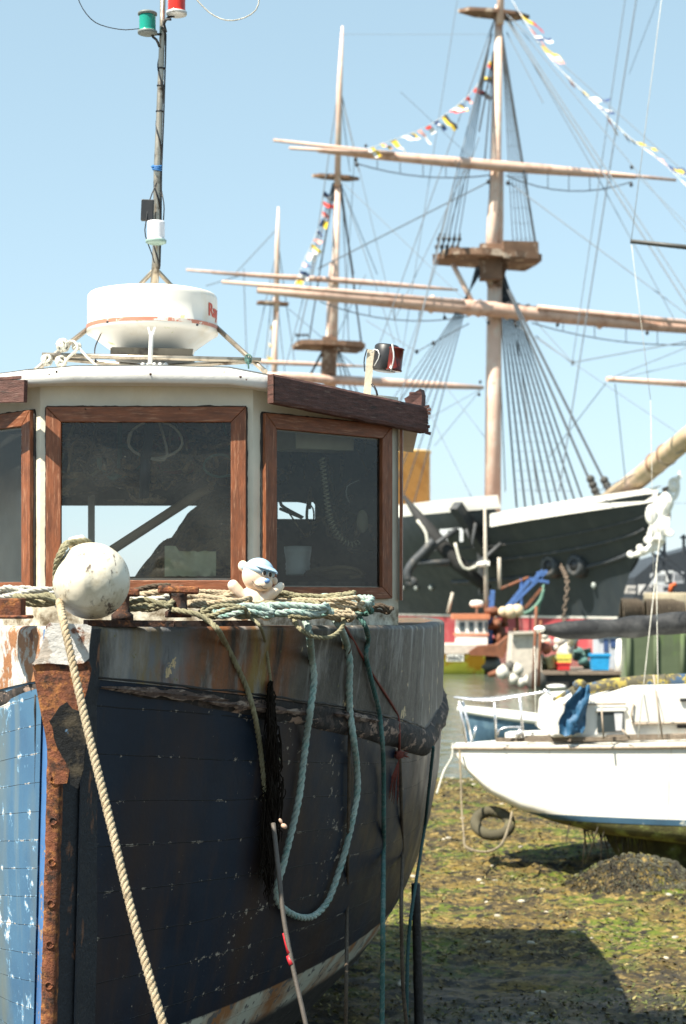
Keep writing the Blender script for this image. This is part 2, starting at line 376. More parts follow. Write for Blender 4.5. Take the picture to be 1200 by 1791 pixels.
MUD = mat('mud', (0.062, 0.046, 0.024), 0.8, [((0.17, 0.118, 0.030), 1.7, 0.42, 0.58), ((0.085, 0.115, 0.014), 1.1, 0.50, 0.58), ((0.27, 0.19, 0.065), 13, 0.53, 0.60), ((0.022, 0.019, 0.014), 8, 0.52, 0.58), ((0.028, 0.024, 0.018), 24, 0.54, 0.60), ((0.42, 0.37, 0.26), 34, 0.66, 0.69)], bump=1.0, bscale=14, vary=0.25, vscale=4, spec=0.18, wet=(9.5, 12.6))
MUDF = mat('mud_far', (0.075, 0.065, 0.05), 0.8, [((0.10, 0.09, 0.06), 0.3, 0.5, 0.6)])
mb = MB()
xs = [-4 + 0.06 * i for i in range(int(13 / 0.06))]; ys = []
y = 5.0
while y < 33: ys.append(y); y += 0.05 if y < 18 else 0.11
mb.grid([[V((x, y, ground_h(x, y))) for x in xs] for y in ys])
g = tag(mb.build('mud_shore', MUD, base=(0, 0, 0), recalc=False), kind='structure')
mb = MB()
E = [(-4, 5), (8.96, 5), (8.96, 32.95), (-4, 32.95)]
B = 3000
def quadsheet(mb, x0, x1, y0, y1, z): mb.add([(x0, y0, z), (x1, y0, z), (x1, y1, z), (x0, y1, z)], [(0, 1, 2, 3)])
quadsheet(mb, -B, -3.95, -B, 27, 0.0); quadsheet(mb, 8.9, B, -B, 27, 0.0); quadsheet(mb, -3.95, 8.9, -B, 5.05, 0.0)
quadsheet(mb, -B, B, 32.5, B, -0.9); mb.add([(-B, 27, 0), (-3.95, 27, 0), (-3.95, 32.5, -.9), (-B, 32.5, -.9)], [(0, 1, 2, 3)]); mb.add([(8.9, 27, 0), (B, 27, 0), (B, 32.5, -.9), (8.9, 32.5, -.9)], [(0, 1, 2, 3)])
tag(mb.build('ground', MUDF, base=(0, 0, 0), recalc=False), kind='structure')

wm = bpy.data.materials.new('harbour_water'); wm.use_nodes = True
nt = wm.node_tree; N = nt.nodes; L = nt.links; bs = N['Principled BSDF']
bs.inputs['Base Color'].default_value = (0.10, 0.115, 0.085, 1); bs.inputs['Roughness'].default_value = 0.10; bs.inputs['IOR'].default_value = 1.33
tc = N.new('ShaderNodeTexCoord'); mp = N.new('ShaderNodeMapping'); mp.inputs['Scale'].default_value = (1.0, 0.6, 1)
L.new(tc.outputs['Object'], mp.inputs[0]); n1 = N.new('ShaderNodeTexNoise'); n1.inputs['Scale'].default_value = 2.2; n1.inputs['Detail'].default_value = 5; L.new(mp.outputs[0], n1.inputs[0])
bp = N.new('ShaderNodeBump'); bp.inputs['Strength'].default_value = 0.55; bp.inputs['Distance'].default_value = 0.12; L.new(n1.outputs[0], bp.inputs['Height']); L.new(bp.outputs[0], bs.inputs['Normal'])
mb = MB(); quadsheet(mb, -B, B, 24.5, B, -0.16)
tag(mb.build('water', wm, base=(0, 0, 0), recalc=False), kind='structure')

# seaweed litter, shells and stones on the mud
KELP = mat('weed_litter', (0.15, 0.12, 0.035), 0.7, [((0.085, 0.10, 0.02), 1.3, 0.45, 0.6), ((0.32, 0.25, 0.10), 5, 0.52, 0.62), ((0.035, 0.028, 0.02), 9, 0.54, 0.62)], vary=0.3)
mb = MB(); rnd = random.Random(3)
for _ in range(34000):
    yy = 9 + 19 * rnd.random() ** 1.4; xx = rnd.uniform(-0.2, 0.27 * yy + 0.8)
    if fbm(xx * 0.8, yy * 0.8, 4) + rnd.uniform(-.35, .35) < -0.1: continue
    if xx > 8.8: continue
    s = rnd.uniform(0.006, 0.024) * (0.7 + yy / 22); a = rnd.uniform(0, 6.28); z = ground_h(xx, yy)
    d = V((math.cos(a), math.sin(a), rnd.uniform(-.2, .7))) * s; e = V((-math.sin(a), math.cos(a), rnd.uniform(-.3, .5))) * s * 0.35
    c = V((xx, yy, z + s * 0.2))
    mb.add([c - d, c + e + V((0, 0, s * .2)), c + d, c - e], [(0, 1, 2, 3)], True)
tag(mb.build('seaweed_litter', KELP, base=(0, 0, 0), recalc=False), 'olive and brown seaweed scattered over the mud', kind='stuff')
DKW = mat('dark_weed_mound', (.040, .038, .026), .85, [((.085, .085, .05), 16, .5, .62, (2, .5, 1)), ((.015, .013, .01), 12, .52, .6, (2, .5, 1))], bump=1.2, bscale=30)
mb = MB(); rg2 = random.Random(31)
for _ in range(5200):
    a = rg2.uniform(0, 6.28); rr0 = rg2.random() ** .6; xx = 2.60 + .62 * rr0 * math.cos(a); yy = 15.42 + .50 * rr0 * math.sin(a)
    p = V((xx, yy, ground_h(xx, yy) + .004)); dd = V((rg2.uniform(-.3, .3) + (xx - 2.6) * .8, rg2.uniform(-1, -.3), -.35)).normalized() * rg2.uniform(.02, .06); ww = V((.006, 0, .002))
    mb.add([p - ww, p + ww, p + dd + V((0, 0, .012)), p + dd * .9 + V((0, 0, .006))], [(0, 1, 2, 3)], True)
tag(mb.build('dark_weed', DKW, base=(0, 0, 0), recalc=False), 'dark grey stringy weed covering the mud mound before the yacht keel', kind='stuff')
STONE = mat('pale_stone', (0.42, 0.38, 0.30), 0.8, vary=0.3)
mb = MB()
for _ in range(150):
    yy = 10 + 17 * rnd.random() ** 1.3; xx = rnd.uniform(0, 0.27 * yy)
    s = rnd.uniform(0.008, 0.03); mb.ball((xx, yy, ground_h(xx, yy)), (s * 1.6, s, s * .7), 4, 6, Matrix.Rotation(rnd.uniform(0, 6), 3, 'Z'))
tag(mb.build('shell_and_stone_litter', STONE, base=(0, 0, 0), recalc=False), 'pale shells and small stones strewn on the mud', kind='stuff')

# ================================================================== the old fishing boat
TH = R(6); SX, SY = -0.915, 5.6
KB = [(0.05, 0.05), (0.15, 0.09), (0.3, 0.26), (0.55, 0.54), (0.8, 0.76), (1.02, 0.90), (1.13, 0.95), (1.35, 1.0), (1.63, 1.04), (1.85, 1.045), (2.07, 1.035), (2.5, 1.03)]
KP = [(0.3, 1.4), (1.05, 1.95), (2.1, 2.25), (2.5, 2.4)]
KL = [(0.3, 3.7), (1.05, 3.4), (2.5, 3.0)]
LEN = 6.9
def hb(s, z):
    Bm, p, Lb = table(KB, z), table(KP, z), table(KL, z)
    t = max(0.0, min(1.0, s / Lb)); b = Bm * (1 - (1 - t) ** p)
    if s > 4.2: b *= 1 - 0.22 * ((s - 4.2) / 2.7) ** 2
    return b
def s0(z): return 0.06 * max(0, 2.4 - z)
def BP(s, b, z):
    return V((SX + s * math.sin(TH) + b * math.cos(TH) - 0.035 * (2.4 - z), SY + s0(z) + s * math.cos(TH) - b * math.sin(TH), z))
def inv(p):
    dx = p.x - SX + 0.035 * (2.4 - p.z); dy = p.y - SY - s0(p.z)
    return dx * math.sin(TH) + dy * math.cos(TH), dx * math.cos(TH) - dy * math.sin(TH)
def zrail(s): return 2.515 - 0.012 * min(s, 3)
def zbot(s): return 2.355 - 0.135 * min(s, 2.8) + 0.02 * max(0, s - 2.8)
def on_hull(px, py, off=0.012):
    """the point where the view line through a pixel meets the starboard side, lifted by off."""
    Y = 5.3
    while Y < 9.6:
        p = P(px, py, Y)
        if p.z > 2.53: return None
        s, b = inv(p)
        if s > -0.05 and b > -0.02:
            o = 0.0
            if zbot(s) - 0.13 < p.z < zbot(s) - 0.01: o = 0.028
            if b <= hb(s, p.z) + off + o: return p
        Y += 0.004
    return None

boat = thing('fishing_boat', 'old wooden fishing boat with peeling blue hull and white wheelhouse, aground on mud', 'fishing boat', BP(3.2, 0, 0.0))
ST = [0, .06, .13, .22, .32, .45, .6, .8, 1.0, 1.25, 1.5, 1.8, 2.1, 2.4, 2.7, 3.0, 3.4, 4.0, 4.6, 5.2, 5.8, 6.4, LEN]
W = [i / 22 for i in range(23)]
NPL = {1: 14, -1: 23}
def side(sg):
    rows = []; uvs = []
    for w in W:
        row = []; ur = []
        for s in ST:
            zt = zbot(s); z = lerp(zt, 0.08, w ** 0.92)
            b = max(hb(s, z if sg > 0 else min(2.3, z + .55 * max(0, min(1, (2.2 - z) / .5)))), 0.068)
            row.append(BP(s, sg * b, z)); ur.append((s, (2.37 - z - (0.13 if sg > 0 else 0.17) * min(s, 2.6) * max(0, min(1, (z - (1.05 if sg > 0 else .3)) / 1.0))) / 2.25 * NPL[sg] + 0.35))
        rows.append(row); uvs.append(ur)
    m_ = MB(); m_.grid(rows, uvs=uvs); return m_
tag(side(1).build('starboard_planking', HULLS, boat, recalc=False), 'blue planking painted shade-dark with dirty cream boot stripe')
for f in (side(-1),):
    for i in range(len(f.f)): f.f[i].reverse()
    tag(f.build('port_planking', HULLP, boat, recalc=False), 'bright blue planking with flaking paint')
# transom and keel
m_ = MB(); m_.add([BP(LEN, sg * max(hb(LEN, z), .07), z) for sg, zs in ((-1, [2.0, 1.6, 1.2, .9, .6, .3, .08]), (1, [.08, .3, .6, .9, 1.2, 1.6, 2.0])) for z in zs], [tuple(range(14))])
m_.build('transom', STRAKE, boat)
m_ = MB(); m_.beam(BP(0.0, 0, -0.03), BP(LEN, 0, -0.03), 0.13, 0.28); m_.build('keel', STRAKE, boat)
# strakes (tarred rubbing band under the bulwark)
for sg in (-1, 1):
    m_ = MB(); rows = []
    for i in range(60):
        s = 0.03 + (LEN - .03) * (i / 59) ** 1.2; r = table([(0, .022), (1.2, .05), (2.4, .068), (7, .068)], s)
        row = []
        for k in range(9):
            a = math.pi * k / 8; z = zbot(s) - r + r * math.cos(a) * 1.02
            wob = 0.014 * fbm(s * 5, k * 0.7, sg) 
            row.append(BP(s, sg * (hb(s, z) - 0.012 + (table([(0, .030), (1.6, .034), (2.6, .050), (7, .050)], s) + wob) * math.sin(a) ** .8 * (r / .068)), z + 0.008 * fbm(s * 4, k, 3)))
        rows.append(row)
    m_.grid(rows); tag(m_.build('rubbing_strake', STRAKE, boat), None)
# bulwarks
for sg in (-1, 1):
    m_ = MB(); sect = []
    for i in range(80):
        s = 0.0 + LEN * (i / 79) ** 1.25; zr, zb = zrail(s), zbot(s) - 0.004
        o = hb(s, zr); 
        dent = 0.006 * fbm(s * 2.3, 2.2, sg)
        row = [BP(s, sg * (hb(s, zb) + 0.006), zb)]
        for k in range(1, 6): z = lerp(zb, zr - .022, k / 5); row.append(BP(s, sg * (hb(s, z) + 0.004 + dent * math.sin(k / 5 * 3.1)), z))
        for k in range(1, 6):
            a = k / 5 * math.pi / 2; row.append(BP(s, sg * (o - 0.022 + 0.026 * math.cos(a)), zr - 0.022 + 0.022 * math.sin(a)))
        row.append(BP(s, sg * max(o - 0.07, 0.0), zr + 0.001)); row.append(BP(s, sg * max(o - 0.075, 0.0), zb + 0.05))
        sect.append(row)
    m_.grid(sect)
    tag(m_.build('bulwark', PEEL if sg < 0 else BULW, boat), 'white painted port bulwark peeling in the sun' if sg < 0 else 'grey brown rust streaked starboard bulwark')
for sg in (1,):
    m_ = MB(); ss = [.08 + i * .035 for i in range(110)]
    m_.tube([BP(s, sg * (hb(s, zbot(s)) + .004), zbot(s) + .004 + .006 * fbm(s * 5, 1, 1)) for s in ss], [.004 + .008 * abs(fbm(s * 7, 4, 4)) for s in ss], 6); m_.build('open_joint', CAULK, boat)
    SPL = mat('split_timber', (.15, .10, .08), .9, [((.36, .27, .21), 14, .5, .6, (1, 1, 4)), ((.02, .015, .012), 20, .55, .62, (1, 1, 4))], bump=1.2, bscale=30, stretch=(1, 1, 4))
    for s_a, s_b, dz in ((.10, .62, -.03), (.5, 1.1, -.045), (1.3, 1.75, -.03)):
        m_ = MB(); rows = []
        for i in range(24):
            s = lerp(s_a, s_b, i / 23); hgt = .016 * math.sin(math.pi * (i + .5) / 24) ** .6 * (1 + .9 * fbm(s * 14, dz * 40, 2)); z = zbot(s) + dz
            rows.append([BP(s, hb(s, z) + .024 + .008 * fbm(s * 11, 3, 3), z + hgt), BP(s, hb(s, z) + .034 + .008 * fbm(s * 13, 5, 3), z), BP(s, hb(s, z) + .022, z - hgt)])
        m_.grid(rows, sm=False); m_.build('split_timber', SPL, boat)
# deck
m_ = MB(); m_.grid([[BP(s, sg * max(hb(s, 2.45) - .06, 0), 2.475 + .01 * fbm(s * 3, sg, 1)) for sg in (-1, -.6, -.2, .2, .6, 1)] for s in ST]); 
for r_ in [m_]: pass
m_.build('deck', DECK, boat)
# after rail of the bulwark: its mossy top where it turns in across the deck
m_ = MB(); 
STEMD = mat('stem_shaded', (0.012, 0.016, 0.022), .6, [((.20, .09, .045), 9, .60, .66, (1, 1, .4)), ((.4, .3, .2), 30, .70, .72)], bump=.8, bscale=30)  # starboard stem face: base colour darkened to stand for shade, rust patches on top
# stem post, iron band and plates
m_ = MB(); rows = []
for i in range(40):
    z = 2.505 - 2.45 * i / 39
    hw = 0.074 if z > 2.3 else 0.070
    f = -0.055 + 0.006 * fbm(z * 8, 1, 1)
    rows.append([BP(0.16, -hw - .03, z), BP(0.02, -hw, z), BP(f + .02, -hw * .55, z), BP(f, -hw * .3, z), BP(f, hw * .3, z), BP(f + .02, hw * .55, z), BP(0.02, hw, z), BP(0.16, hw + .03, z)])
m_.grid([r_[:5] for r_ in rows], uvs=[[(j * .05, 0.3) for j in range(5)] for _ in rows], sm=False)
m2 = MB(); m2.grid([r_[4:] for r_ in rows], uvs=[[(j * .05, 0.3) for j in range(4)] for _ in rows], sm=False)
m_.add([rows[0][k] for k in range(8)], [tuple(range(8))])
stem = m_.build('stem_post', hull_paint('stem_paint', (0.075, 0.20, 0.43), (0.05, 0.13, 0.30), (0.45, 0.28, 0.17), None, (0.30, 0.20, 0.12), 0.60, (0.05, 0.04, 0.03)), boat)
tag(m2.build('starboard_cheek', STEMD, stem), 'starboard side of the stem coloured dark for shade')
m_ = MB(); rows = []
for i in range(160):
    z = 2.30 - 2.2 * i / 159; hw = 0.026 + 0.004 * fbm(z * 11, 3, 2); dz = 0.005 * fbm(z * 26, 0, 4)
    f = -0.062
    rows.append([BP(f + .02, -hw, z), BP(f - .012 + dz, -hw * .9, z), BP(f - .016 + dz + .004 * fbm(z * 40, 2, 7), -hw * .3, z), BP(f - .016 - dz, hw * .3, z), BP(f - .012 + dz, hw * .9, z), BP(f + .02, hw, z)])
m_.grid(rows)
for k in range(14):
    z = 2.02 - k * 0.135; c = BP(-0.078, 0.002, z); ring = []
    m_.tube([c + V((0.012 * math.cos(a), -0.001, 0.012 * math.sin(a))) for a in [i * 2 * math.pi / 10 for i in range(11)]], 0.003, 5)
tag(m_.build('iron_band', RUST, stem), 'flaking rusty iron stem band with bolt holes')
# torn metal plates on the stem head
def plate(name, pts, m, dep, lab):
    q = MB(); q.prism([P(x, y, SY + dep) for x, y in pts], (0.0, 0.012, 0)); return tag(q.build(name, m, stem), lab)
plate('rusty_cheek_plate', [(57, 1165), (72, 1158), (110, 1160), (155, 1157), (160, 1170), (154, 1200), (150, 1215), (138, 1245), (120, 1260), (112, 1282), (122, 1345), (117, 1370), (96, 1372), (86, 1340), (80, 1290), (70, 1240), (63, 1200)], RUST, -.085, 'rust brown plate wrapped over the stem head')
plate('torn_sheathing', [(104, 1236), (116, 1228), (126, 1240), (138, 1244), (146, 1262), (150, 1300), (146, 1345), (136, 1380), (123, 1372), (122, 1345), (110, 1325), (100, 1308), (94, 1290), (92, 1272), (86, 1262), (95, 1250)], mat('lifted_navy_sheath', (0.012, 0.013, 0.014), 0.8, [((0.10, 0.20, 0.32), 14, 0.64, 0.66), ((.06, .05, .035), 9, .5, .6)], bump=0.9, spec=.2), -.10, 'dark peeling sheet of lifted paint')
plate('stem_head_plate', [(80, 1095), (86, 1089), (150, 1092), (160, 1096), (156, 1130), (155, 1152), (146, 1160), (120, 1163), (88, 1160), (56, 1162), (66, 1150), (76, 1120)], PEEL, -.095, 'grey white painted plate on the stem head')
# vertical seams of the plank ends beside the stem (port)
m_ = MB(); m_.tube([BP(.19, -hb(.19, z) - .002 + .004 * fbm(z * 9, 1, 1), z) for z in [2.28 - .05 * i for i in range(42)]], [0.0035 + .0025 * abs(fbm(z * 7.7, 3, 3)) for z in range(42)], 5)
m_.build('plank_end_seam', CAULK, boat)
m_ = MB(); m_.tube([BP(.09, hb(.09, z) + .004 + .003 * fbm(z * 9, 1, 1), z) for z in [2.2 - .05 * i for i in range(42)]], 0.0025, 5)
m_.build('plank_end_seam', CAULK, boat)

# ------------------------------------------------------------------ wheelhouse
WZ0 = 2.46
cL = V((-1.232, 6.98)); cR = V((-0.366, 6.98)); eR = V((0.244, 7.56)); ax = V((math.sin(TH), math.cos(TH)))
eL = V((-1.86, 7.62))
bR = V((eR.x + 0.015, eR.y + 1.54)); bL = eL + ax * 1.45
def corner(p, z): return V((p.x, p.y, z))
ZR = 3.50
house = None
def wall_with_hole(a, b, z0, z1, hx0, hx1, hz0, hz1, th=0.03):
    """wall panel a->b with one opening given in metres along / heights; built of four butted pieces."""
    m = MB(); d = (b - a); Ln = d.length; d = d / Ln; n = V((d.y, -d.x)) * -th
    def piece(u0, u1, za, zb):
        p0 = a + d * u0; p1 = a + d * u1
        m.add([corner(p0, za), corner(p1, za), corner(p1, zb), corner(p0, zb), corner(p0 + n, za), corner(p1 + n, za), corner(p1 + n, zb), corner(p0 + n, zb)],
              [(0, 1, 2, 3), (7, 6, 5, 4), (0, 4, 5, 1), (1, 5, 6, 2), (2, 6, 7, 3), (3, 7, 4, 0)])
    piece(0, hx0, z0, z1); piece(hx1, Ln, z0, z1); piece(hx0, hx1, z0, hz0); piece(hx0, hx1, hz1, z1)
    return m
walls = []
zc = ZR + .02
fw = wall_with_hole(cL, cR, WZ0, zc, .07, .80, 2.69, 3.33); house = tag(fw.build('front_wall', WHITE, boat), None)
rw = wall_with_hole(cR, eR, WZ0, ZR - .005, .07, .75, 2.66, 3.30); rw.build('starboard_front_wall', WHITE, boat)
lw = wall_with_hole(eL, cL, WZ0, ZR - .005, .10, .82, 2.68, 3.31); lw.build('port_front_wall', WHITE, boat)
sw = wall_with_hole(eR, bR, WZ0, ZR - .02, .6, 1.0, 2.8, 3.0); sw.build('starboard_side_wall', REDWOOD, boat)
pw = wall_with_hole(bL, eL, WZ0, ZR + .03, .6, 1.0, 2.75, 2.95); pw.build('port_side_wall', WHITE, boat)
# back wall with two openings towards the sky
a, b = bR, bL; Ln = (a - b).length; d = (bL - bR).normalized()
m_ = MB()
def bpiece(u0, u1, za, zb):
    p0 = bR + d * u0; p1 = bR + d * u1; n = V((-ax.x, -ax.y)) * .03
    m_.add([corner(p0, za), corner(p1, za), corner(p1, zb), corner(p0, zb), corner(p0 + n, za), corner(p1 + n, za), corner(p1 + n, zb), corner(p0 + n, zb)], [(0, 1, 2, 3), (7, 6, 5, 4), (0, 4, 5, 1), (1, 5, 6, 2), (2, 6, 7, 3), (3, 7, 4, 0)])
def bu(px):        # metre along the back wall from the starboard corner for a pixel column
    k = (px - CX) / F   # x = k*y
    # point bR + d*u : (bR.x + d.x u) = k (bR.y + d.y u)
    return (k * bR.y - bR.x) / (d.x - k * d.y)
o = [(bu(552), bu(486), 3.03, 3.12), (bu(404), bu(362), 2.78, 3.10), (bu(350), bu(86), 2.62, 3.10), (bu(60), bu(-60), 2.62, 3.18)]
prev = 0
for (u0, u1, za, zb) in o:
    bpiece(prev, u0, WZ0, ZR); bpiece(u0, u1, WZ0, za); bpiece(u0, u1, zb, ZR); prev = u1
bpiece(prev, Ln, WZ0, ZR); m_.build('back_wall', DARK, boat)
# lining: dark inner skin and sole
for (p, q) in ((cL, cR), (cR, eR), (eR, bR), (eL, cL), (bL, eL)): pass

def window(a, b, u0, u1, z0, z1, fw_=0.062, lab=None, par=None):
    d = (b - a).normalized(); n = V((d.y, -d.x))          # outward
    fr_root = MB(); G = 0.004
    def q(u, z, o): p = a + d * u + n * o; return V((p.x, p.y, z))
    def mitre(mbx, c):   # c: four (u,z)
        lo, hi = [q(u, z, 0.003) for u, z in c], [q(u, z, 0.028) for u, z in c]
        mbx.add(lo + hi, [(3, 2, 1, 0), (4, 5, 6, 7), (0, 1, 5, 4), (1, 2, 6, 5), (2, 3, 7, 6), (3, 0, 4, 7)])
    I0, I1, J0, J1 = u0 + fw_, u1 - fw_, z0 + fw_ * .8, z1 - fw_
    e = .0015
    for nm_, mm_, c_ in (('frame_rail', REDWOOD, [(u0, z1), (u1, z1), (I1 + .0008, J1), (I0 - .0008, J1)]), ('frame_rail', REDWOOD, [(u0, z0), (I0 - .0008, J0), (I1 + .0008, J0), (u1, z0)]),
                         ('frame_upright', REDWOODV, [(u0, z1 - e), (I0, J1 - e), (I0, J0 + e), (u0, z0 + e)]), ('frame_upright', REDWOODV, [(u1, z1 - e), (u1, z0 + e), (I1, J0 + e), (I1, J1 - e)])):
        h = MB(); mitre(h, c_); f = h.build(nm_, mm_, par, bevel=.003)
    # ragged sealant all round
    h = MB()
    for (A_, B_) in (((u0, z1), (u1, z1)), ((u1, z1), (u1, z0)), ((u0, z0), (u0, z1))):
        n_ = 44; pts = [q(lerp(A_[0], B_[0], i / n_) , lerp(A_[1], B_[1], i / n_), .004) for i in range(n_ + 1)]
        h.tube(pts, [0.005 + 0.006 * abs(fbm(i * .35, A_[0] * 9, A_[1])) for i in range(n_ + 1)], 6)
    h.build('window_sealant', CAULK, par)
    h = MB(); pts = [q(I0 - .004, J0 - .004, .010), q(I1 + .004, J0 - .004, .010), q(I1 + .004, J1 + .004, .010), q(I0 - .004, J1 + .004, .010)]
    h.add(pts, [(0, 1, 2, 3)]); h.build('window_pane', GLASS, par, recalc=False)
    return f
def uof(a, b, px):
    d = (b - a).normalized(); k = (px - CX) / F; return (k * a.y - a.x) / (d.x - k * d.y)
window(cL, cR, uof(cL, cR, 82), uof(cL, cR, 431), 2.632, 3.385, par=house)
rwall = bpy.data.objects['starboard_front_wall']; lwall = bpy.data.objects['port_front_wall']
window(cR, eR, uof(cR, eR, 457), uof(cR, eR, 679), 2.607, 3.365, par=rwall)
window(eL, cL, .07, uof(eL, cL, 62), 2.625, 3.375, par=lwall)
# screws in the frames
# ------------------------------------------------------------------ roof
rp = [P(-190, 655, 7.42), P(8, 652, 7.0), P(48, 646, 6.9), P(130, 641, 6.86), P(265, 641, 6.85), P(400, 645, 6.86), P(470, 654, 6.90), P(737, 712, 7.66)]
rp2 = [V((p.x, p.y)) for p in rp]; zt = [3.545, 3.53, 3.53, 3.54, 3.542, 3.535, 3.51, 3.462]
back = [V((p.x, p.y)) + ax * (9.3 - p.y) for p in rp]; back[-1] = V((rp[-1].x + .03, 9.3))
m_ = MB(); rows = []
for j in range(5):
    t = j / 4
    rows.append([corner(p.lerp(q_, t), z + .03 * math.sin(math.pi * t)) for p, q_, z in zip(rp2, back, zt)])
m_.grid(rows)
fl = [[V((p.x, p.y, z)) for p, z in zip(rp2, zt)]]
drop = [.05, .05, .06, .068, .072, .07, .06, .045]
prof = []
for (dz, inn) in ((0, .006), (-.012, -.002), (-.5, -.002), (-.88, -.002), (-1, .010)):
    prof.append([V((p.x, p.y + inn, z + (dz if dz > -.4 else 0) + (dz * dr if dz < -.4 else 0))) for p, z, dr in zip(rp2, zt, drop)])
m_.grid(prof)
m_.grid([prof[-1], [V((q_.x, q_.y, z - .06)) for q_, z in zip(back, zt)]])
for f in m_.v[:0]: pass
roof = m_.build('roof', ROOFW, boat)
# ceiling inside
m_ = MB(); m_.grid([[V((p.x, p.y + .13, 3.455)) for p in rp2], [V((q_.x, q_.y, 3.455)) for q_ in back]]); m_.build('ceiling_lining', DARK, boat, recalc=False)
# edge boards, ragged far end
a0, a1 = P(470, 655, 6.875), P(737, 712, 7.62); dn0, dn1 = P(470, 705, 6.875), P(737, 758, 7.62)
m_ = MB(); n_ = 24; A = []; Bt = []
for i in range(n_ + 1):
    t = i / n_; A.append(a0.lerp(a1, t) + V((0, 0, .002 * fbm(t * 9, 1, 1)))); Bt.append(dn0.lerp(dn1, t) + V((0, 0, .003 * fbm(t * 9, 5, 1))))
ex = V((.018, .022, 0)) 
ofs = V((.02, -.02, 0))
m_.grid([[p + ofs for p in A], [p + ofs + V((0.004, -.004, 0)) for p in [x.lerp(y_, .08) for x, y_ in zip(A, Bt)]], [p + ofs + V((0.004, -.004, 0)) for p in [x.lerp(y_, .9) for x, y_ in zip(A, Bt)]], [p + ofs for p in Bt], [p + V((-.005, .012, 0)) for p in Bt], [p + V((-.005, .012, 0)) for p in A], [p + ofs for p in A]], sm=False)
m_.add([A[0] + ofs, Bt[0] + ofs, Bt[0] + V((-.005, .012, 0)), A[0] + V((-.005, .012, 0))], [(0, 1, 2, 3)])
for k in range(9):      # splintered end
    t = k / 8; p = (a1 + ofs).lerp(dn1 + ofs, t); L_ = random.uniform(.01, .035); m_.box(p + V((L_ * .35, .004, 0)), (L_, .02, .012), Matrix.Rotation(random.uniform(-.3, .3), 3, 'Y'))
m_.build('edge_board', OLDWOOD, roof)
m_ = MB(); m_.prism([P(707, 697, 7.66), P(735, 680, 7.74), P(738, 690, 7.74), P(737, 712, 7.70), P(712, 712, 7.66)], (.02, .05, 0)); m_.beam(P(722, 705, 7.72), P(722, 705, 7.72) + V((.02, 1.0, 0)) * 1.2, .03, .10)
m_.build('edge_board', OLDWOOD, roof)
m_ = MB(); m_.beam(P(-200, 690, 7.3), P(45, 684, 6.85), .02, .088); m_.build('edge_board', OLDWOOD, roof)
m_ = MB(); m_.beam(P(-200, 676, 7.3), P(46, 660, 6.93), .03, .012); m_.build('edge_board', OLDWOOD, roof)
# bent nails on the brow
m_ = MB()
for x, y_ in ((98, 650), (262, 654), (419, 659)):
    p = P(x, y_, 6.85); m_.cyl(p, p + V((.006, -.022, -.004)), .0028, 6); m_.ball(p + V((.006, -.022, -.004)), .005, 6, 8)
for x, y_ in ((86, 655), (272, 661), (431, 664)): m_.ball(P(x, y_, 6.853), .003, 6, 8)
m_.build('nail', DRUST, roof)
m_ = MB()
for x in (150, 315): p = P(x, 716, 6.95); m_.cyl(p, p + V((.0, -.02, .0)), .0022, 6)
m_.build('nail', DRUST, roof)
# starboard trim strip on the corner
m_ = MB(); m_.beam(corner(eR + V((.012, -.008)), 2.60), corner(eR + V((.014, -.008)), 3.43), .012, .045, up=(ax.x, ax.y, 0)); m_.build('corner_trim', REDWOODV, rwall)

# ------------------------------------------------------------------ things on the roof (part of the boat)
# radar: dome on a plate, tube frame around
dc = P(267, 548, 7.75) - V((0, 0, .033)); RD = .292
dome = MB()
r_ = RD; px = 1 / 385
dome.lathe([(0.0, .130), (.10, .129), (.20, .126), (r_ - .03, .120), (r_ - .010, .115), (r_ - .002, .106), (r_, .09), (r_, .05), (r_, -.03), (r_ + .004, -.034), (r_ + .004, -.062), (r_ - .02, -.075), (.19, -.135), (.185, -.150), (.18, -.152), (0, -.153)], dc, n=64)
domeo = tag(dome.build('radar_dome', RADOME, boat), 'white radar dome with red band and lichen')
m_ = MB(); rr = r_ + .0055
m_.grid([[dc + V((rr * math.cos(a), rr * math.sin(a), z)) for a in [i * 2 * math.pi / 96 for i in range(97)]] for z in (-.030, -.046)])
m_.build('red_band', mat('faded_red_band', (.52, .20, .13), .5, [((.75, .68, .6), 16, .56, .60)]), domeo, recalc=False)
# maker's name, lettering wrapping round to the right
def text_mesh(body, size, xf, name, m, parent, ext=.001, bend=None):
    cu = bpy.data.curves.new(name, 'FONT'); cu.body = body; cu.size = size; cu.extrude = ext; cu.offset = size * .02
    tmp = bpy.data.objects.new('tmp', cu); col.objects.link(tmp); dg = bpy.context.evaluated_depsgraph_get(); me = bpy.data.meshes.new_from_object(tmp.evaluated_get(dg))
    bpy.data.objects.remove(tmp)
    mbt = MB(); mbt.add([xf(v.co) for v in me.vertices], [tuple(p.vertices) for p in me.polygons]); return mbt.build(name, m, parent)
def wrapxf(co):
    ang = R(-27) + co.x / r_; return dc + V(((r_ + .002 + co.z) * math.cos(ang) , (r_ + .002 + co.z) * math.sin(ang), co.y + .004))
text_mesh('Ray', .08, wrapxf, 'lettering', REDTRIM, domeo)
def wrapxf2(co):
    ang = R(-208) + co.x / r_; return dc + V(((r_ + .002 + co.z) * math.cos(ang), (r_ + .002 + co.z) * math.sin(ang), co.y + .004))
text_mesh('Ray', .085, wrapxf2, 'lettering', REDTRIM, domeo)
m_ = MB()
for x, y_ in ((188, 563), (345, 568)): m_.ball(P(x, y_, 7.47), .006, 6, 8)
m_.build('drain_hole', BLACKP, domeo)
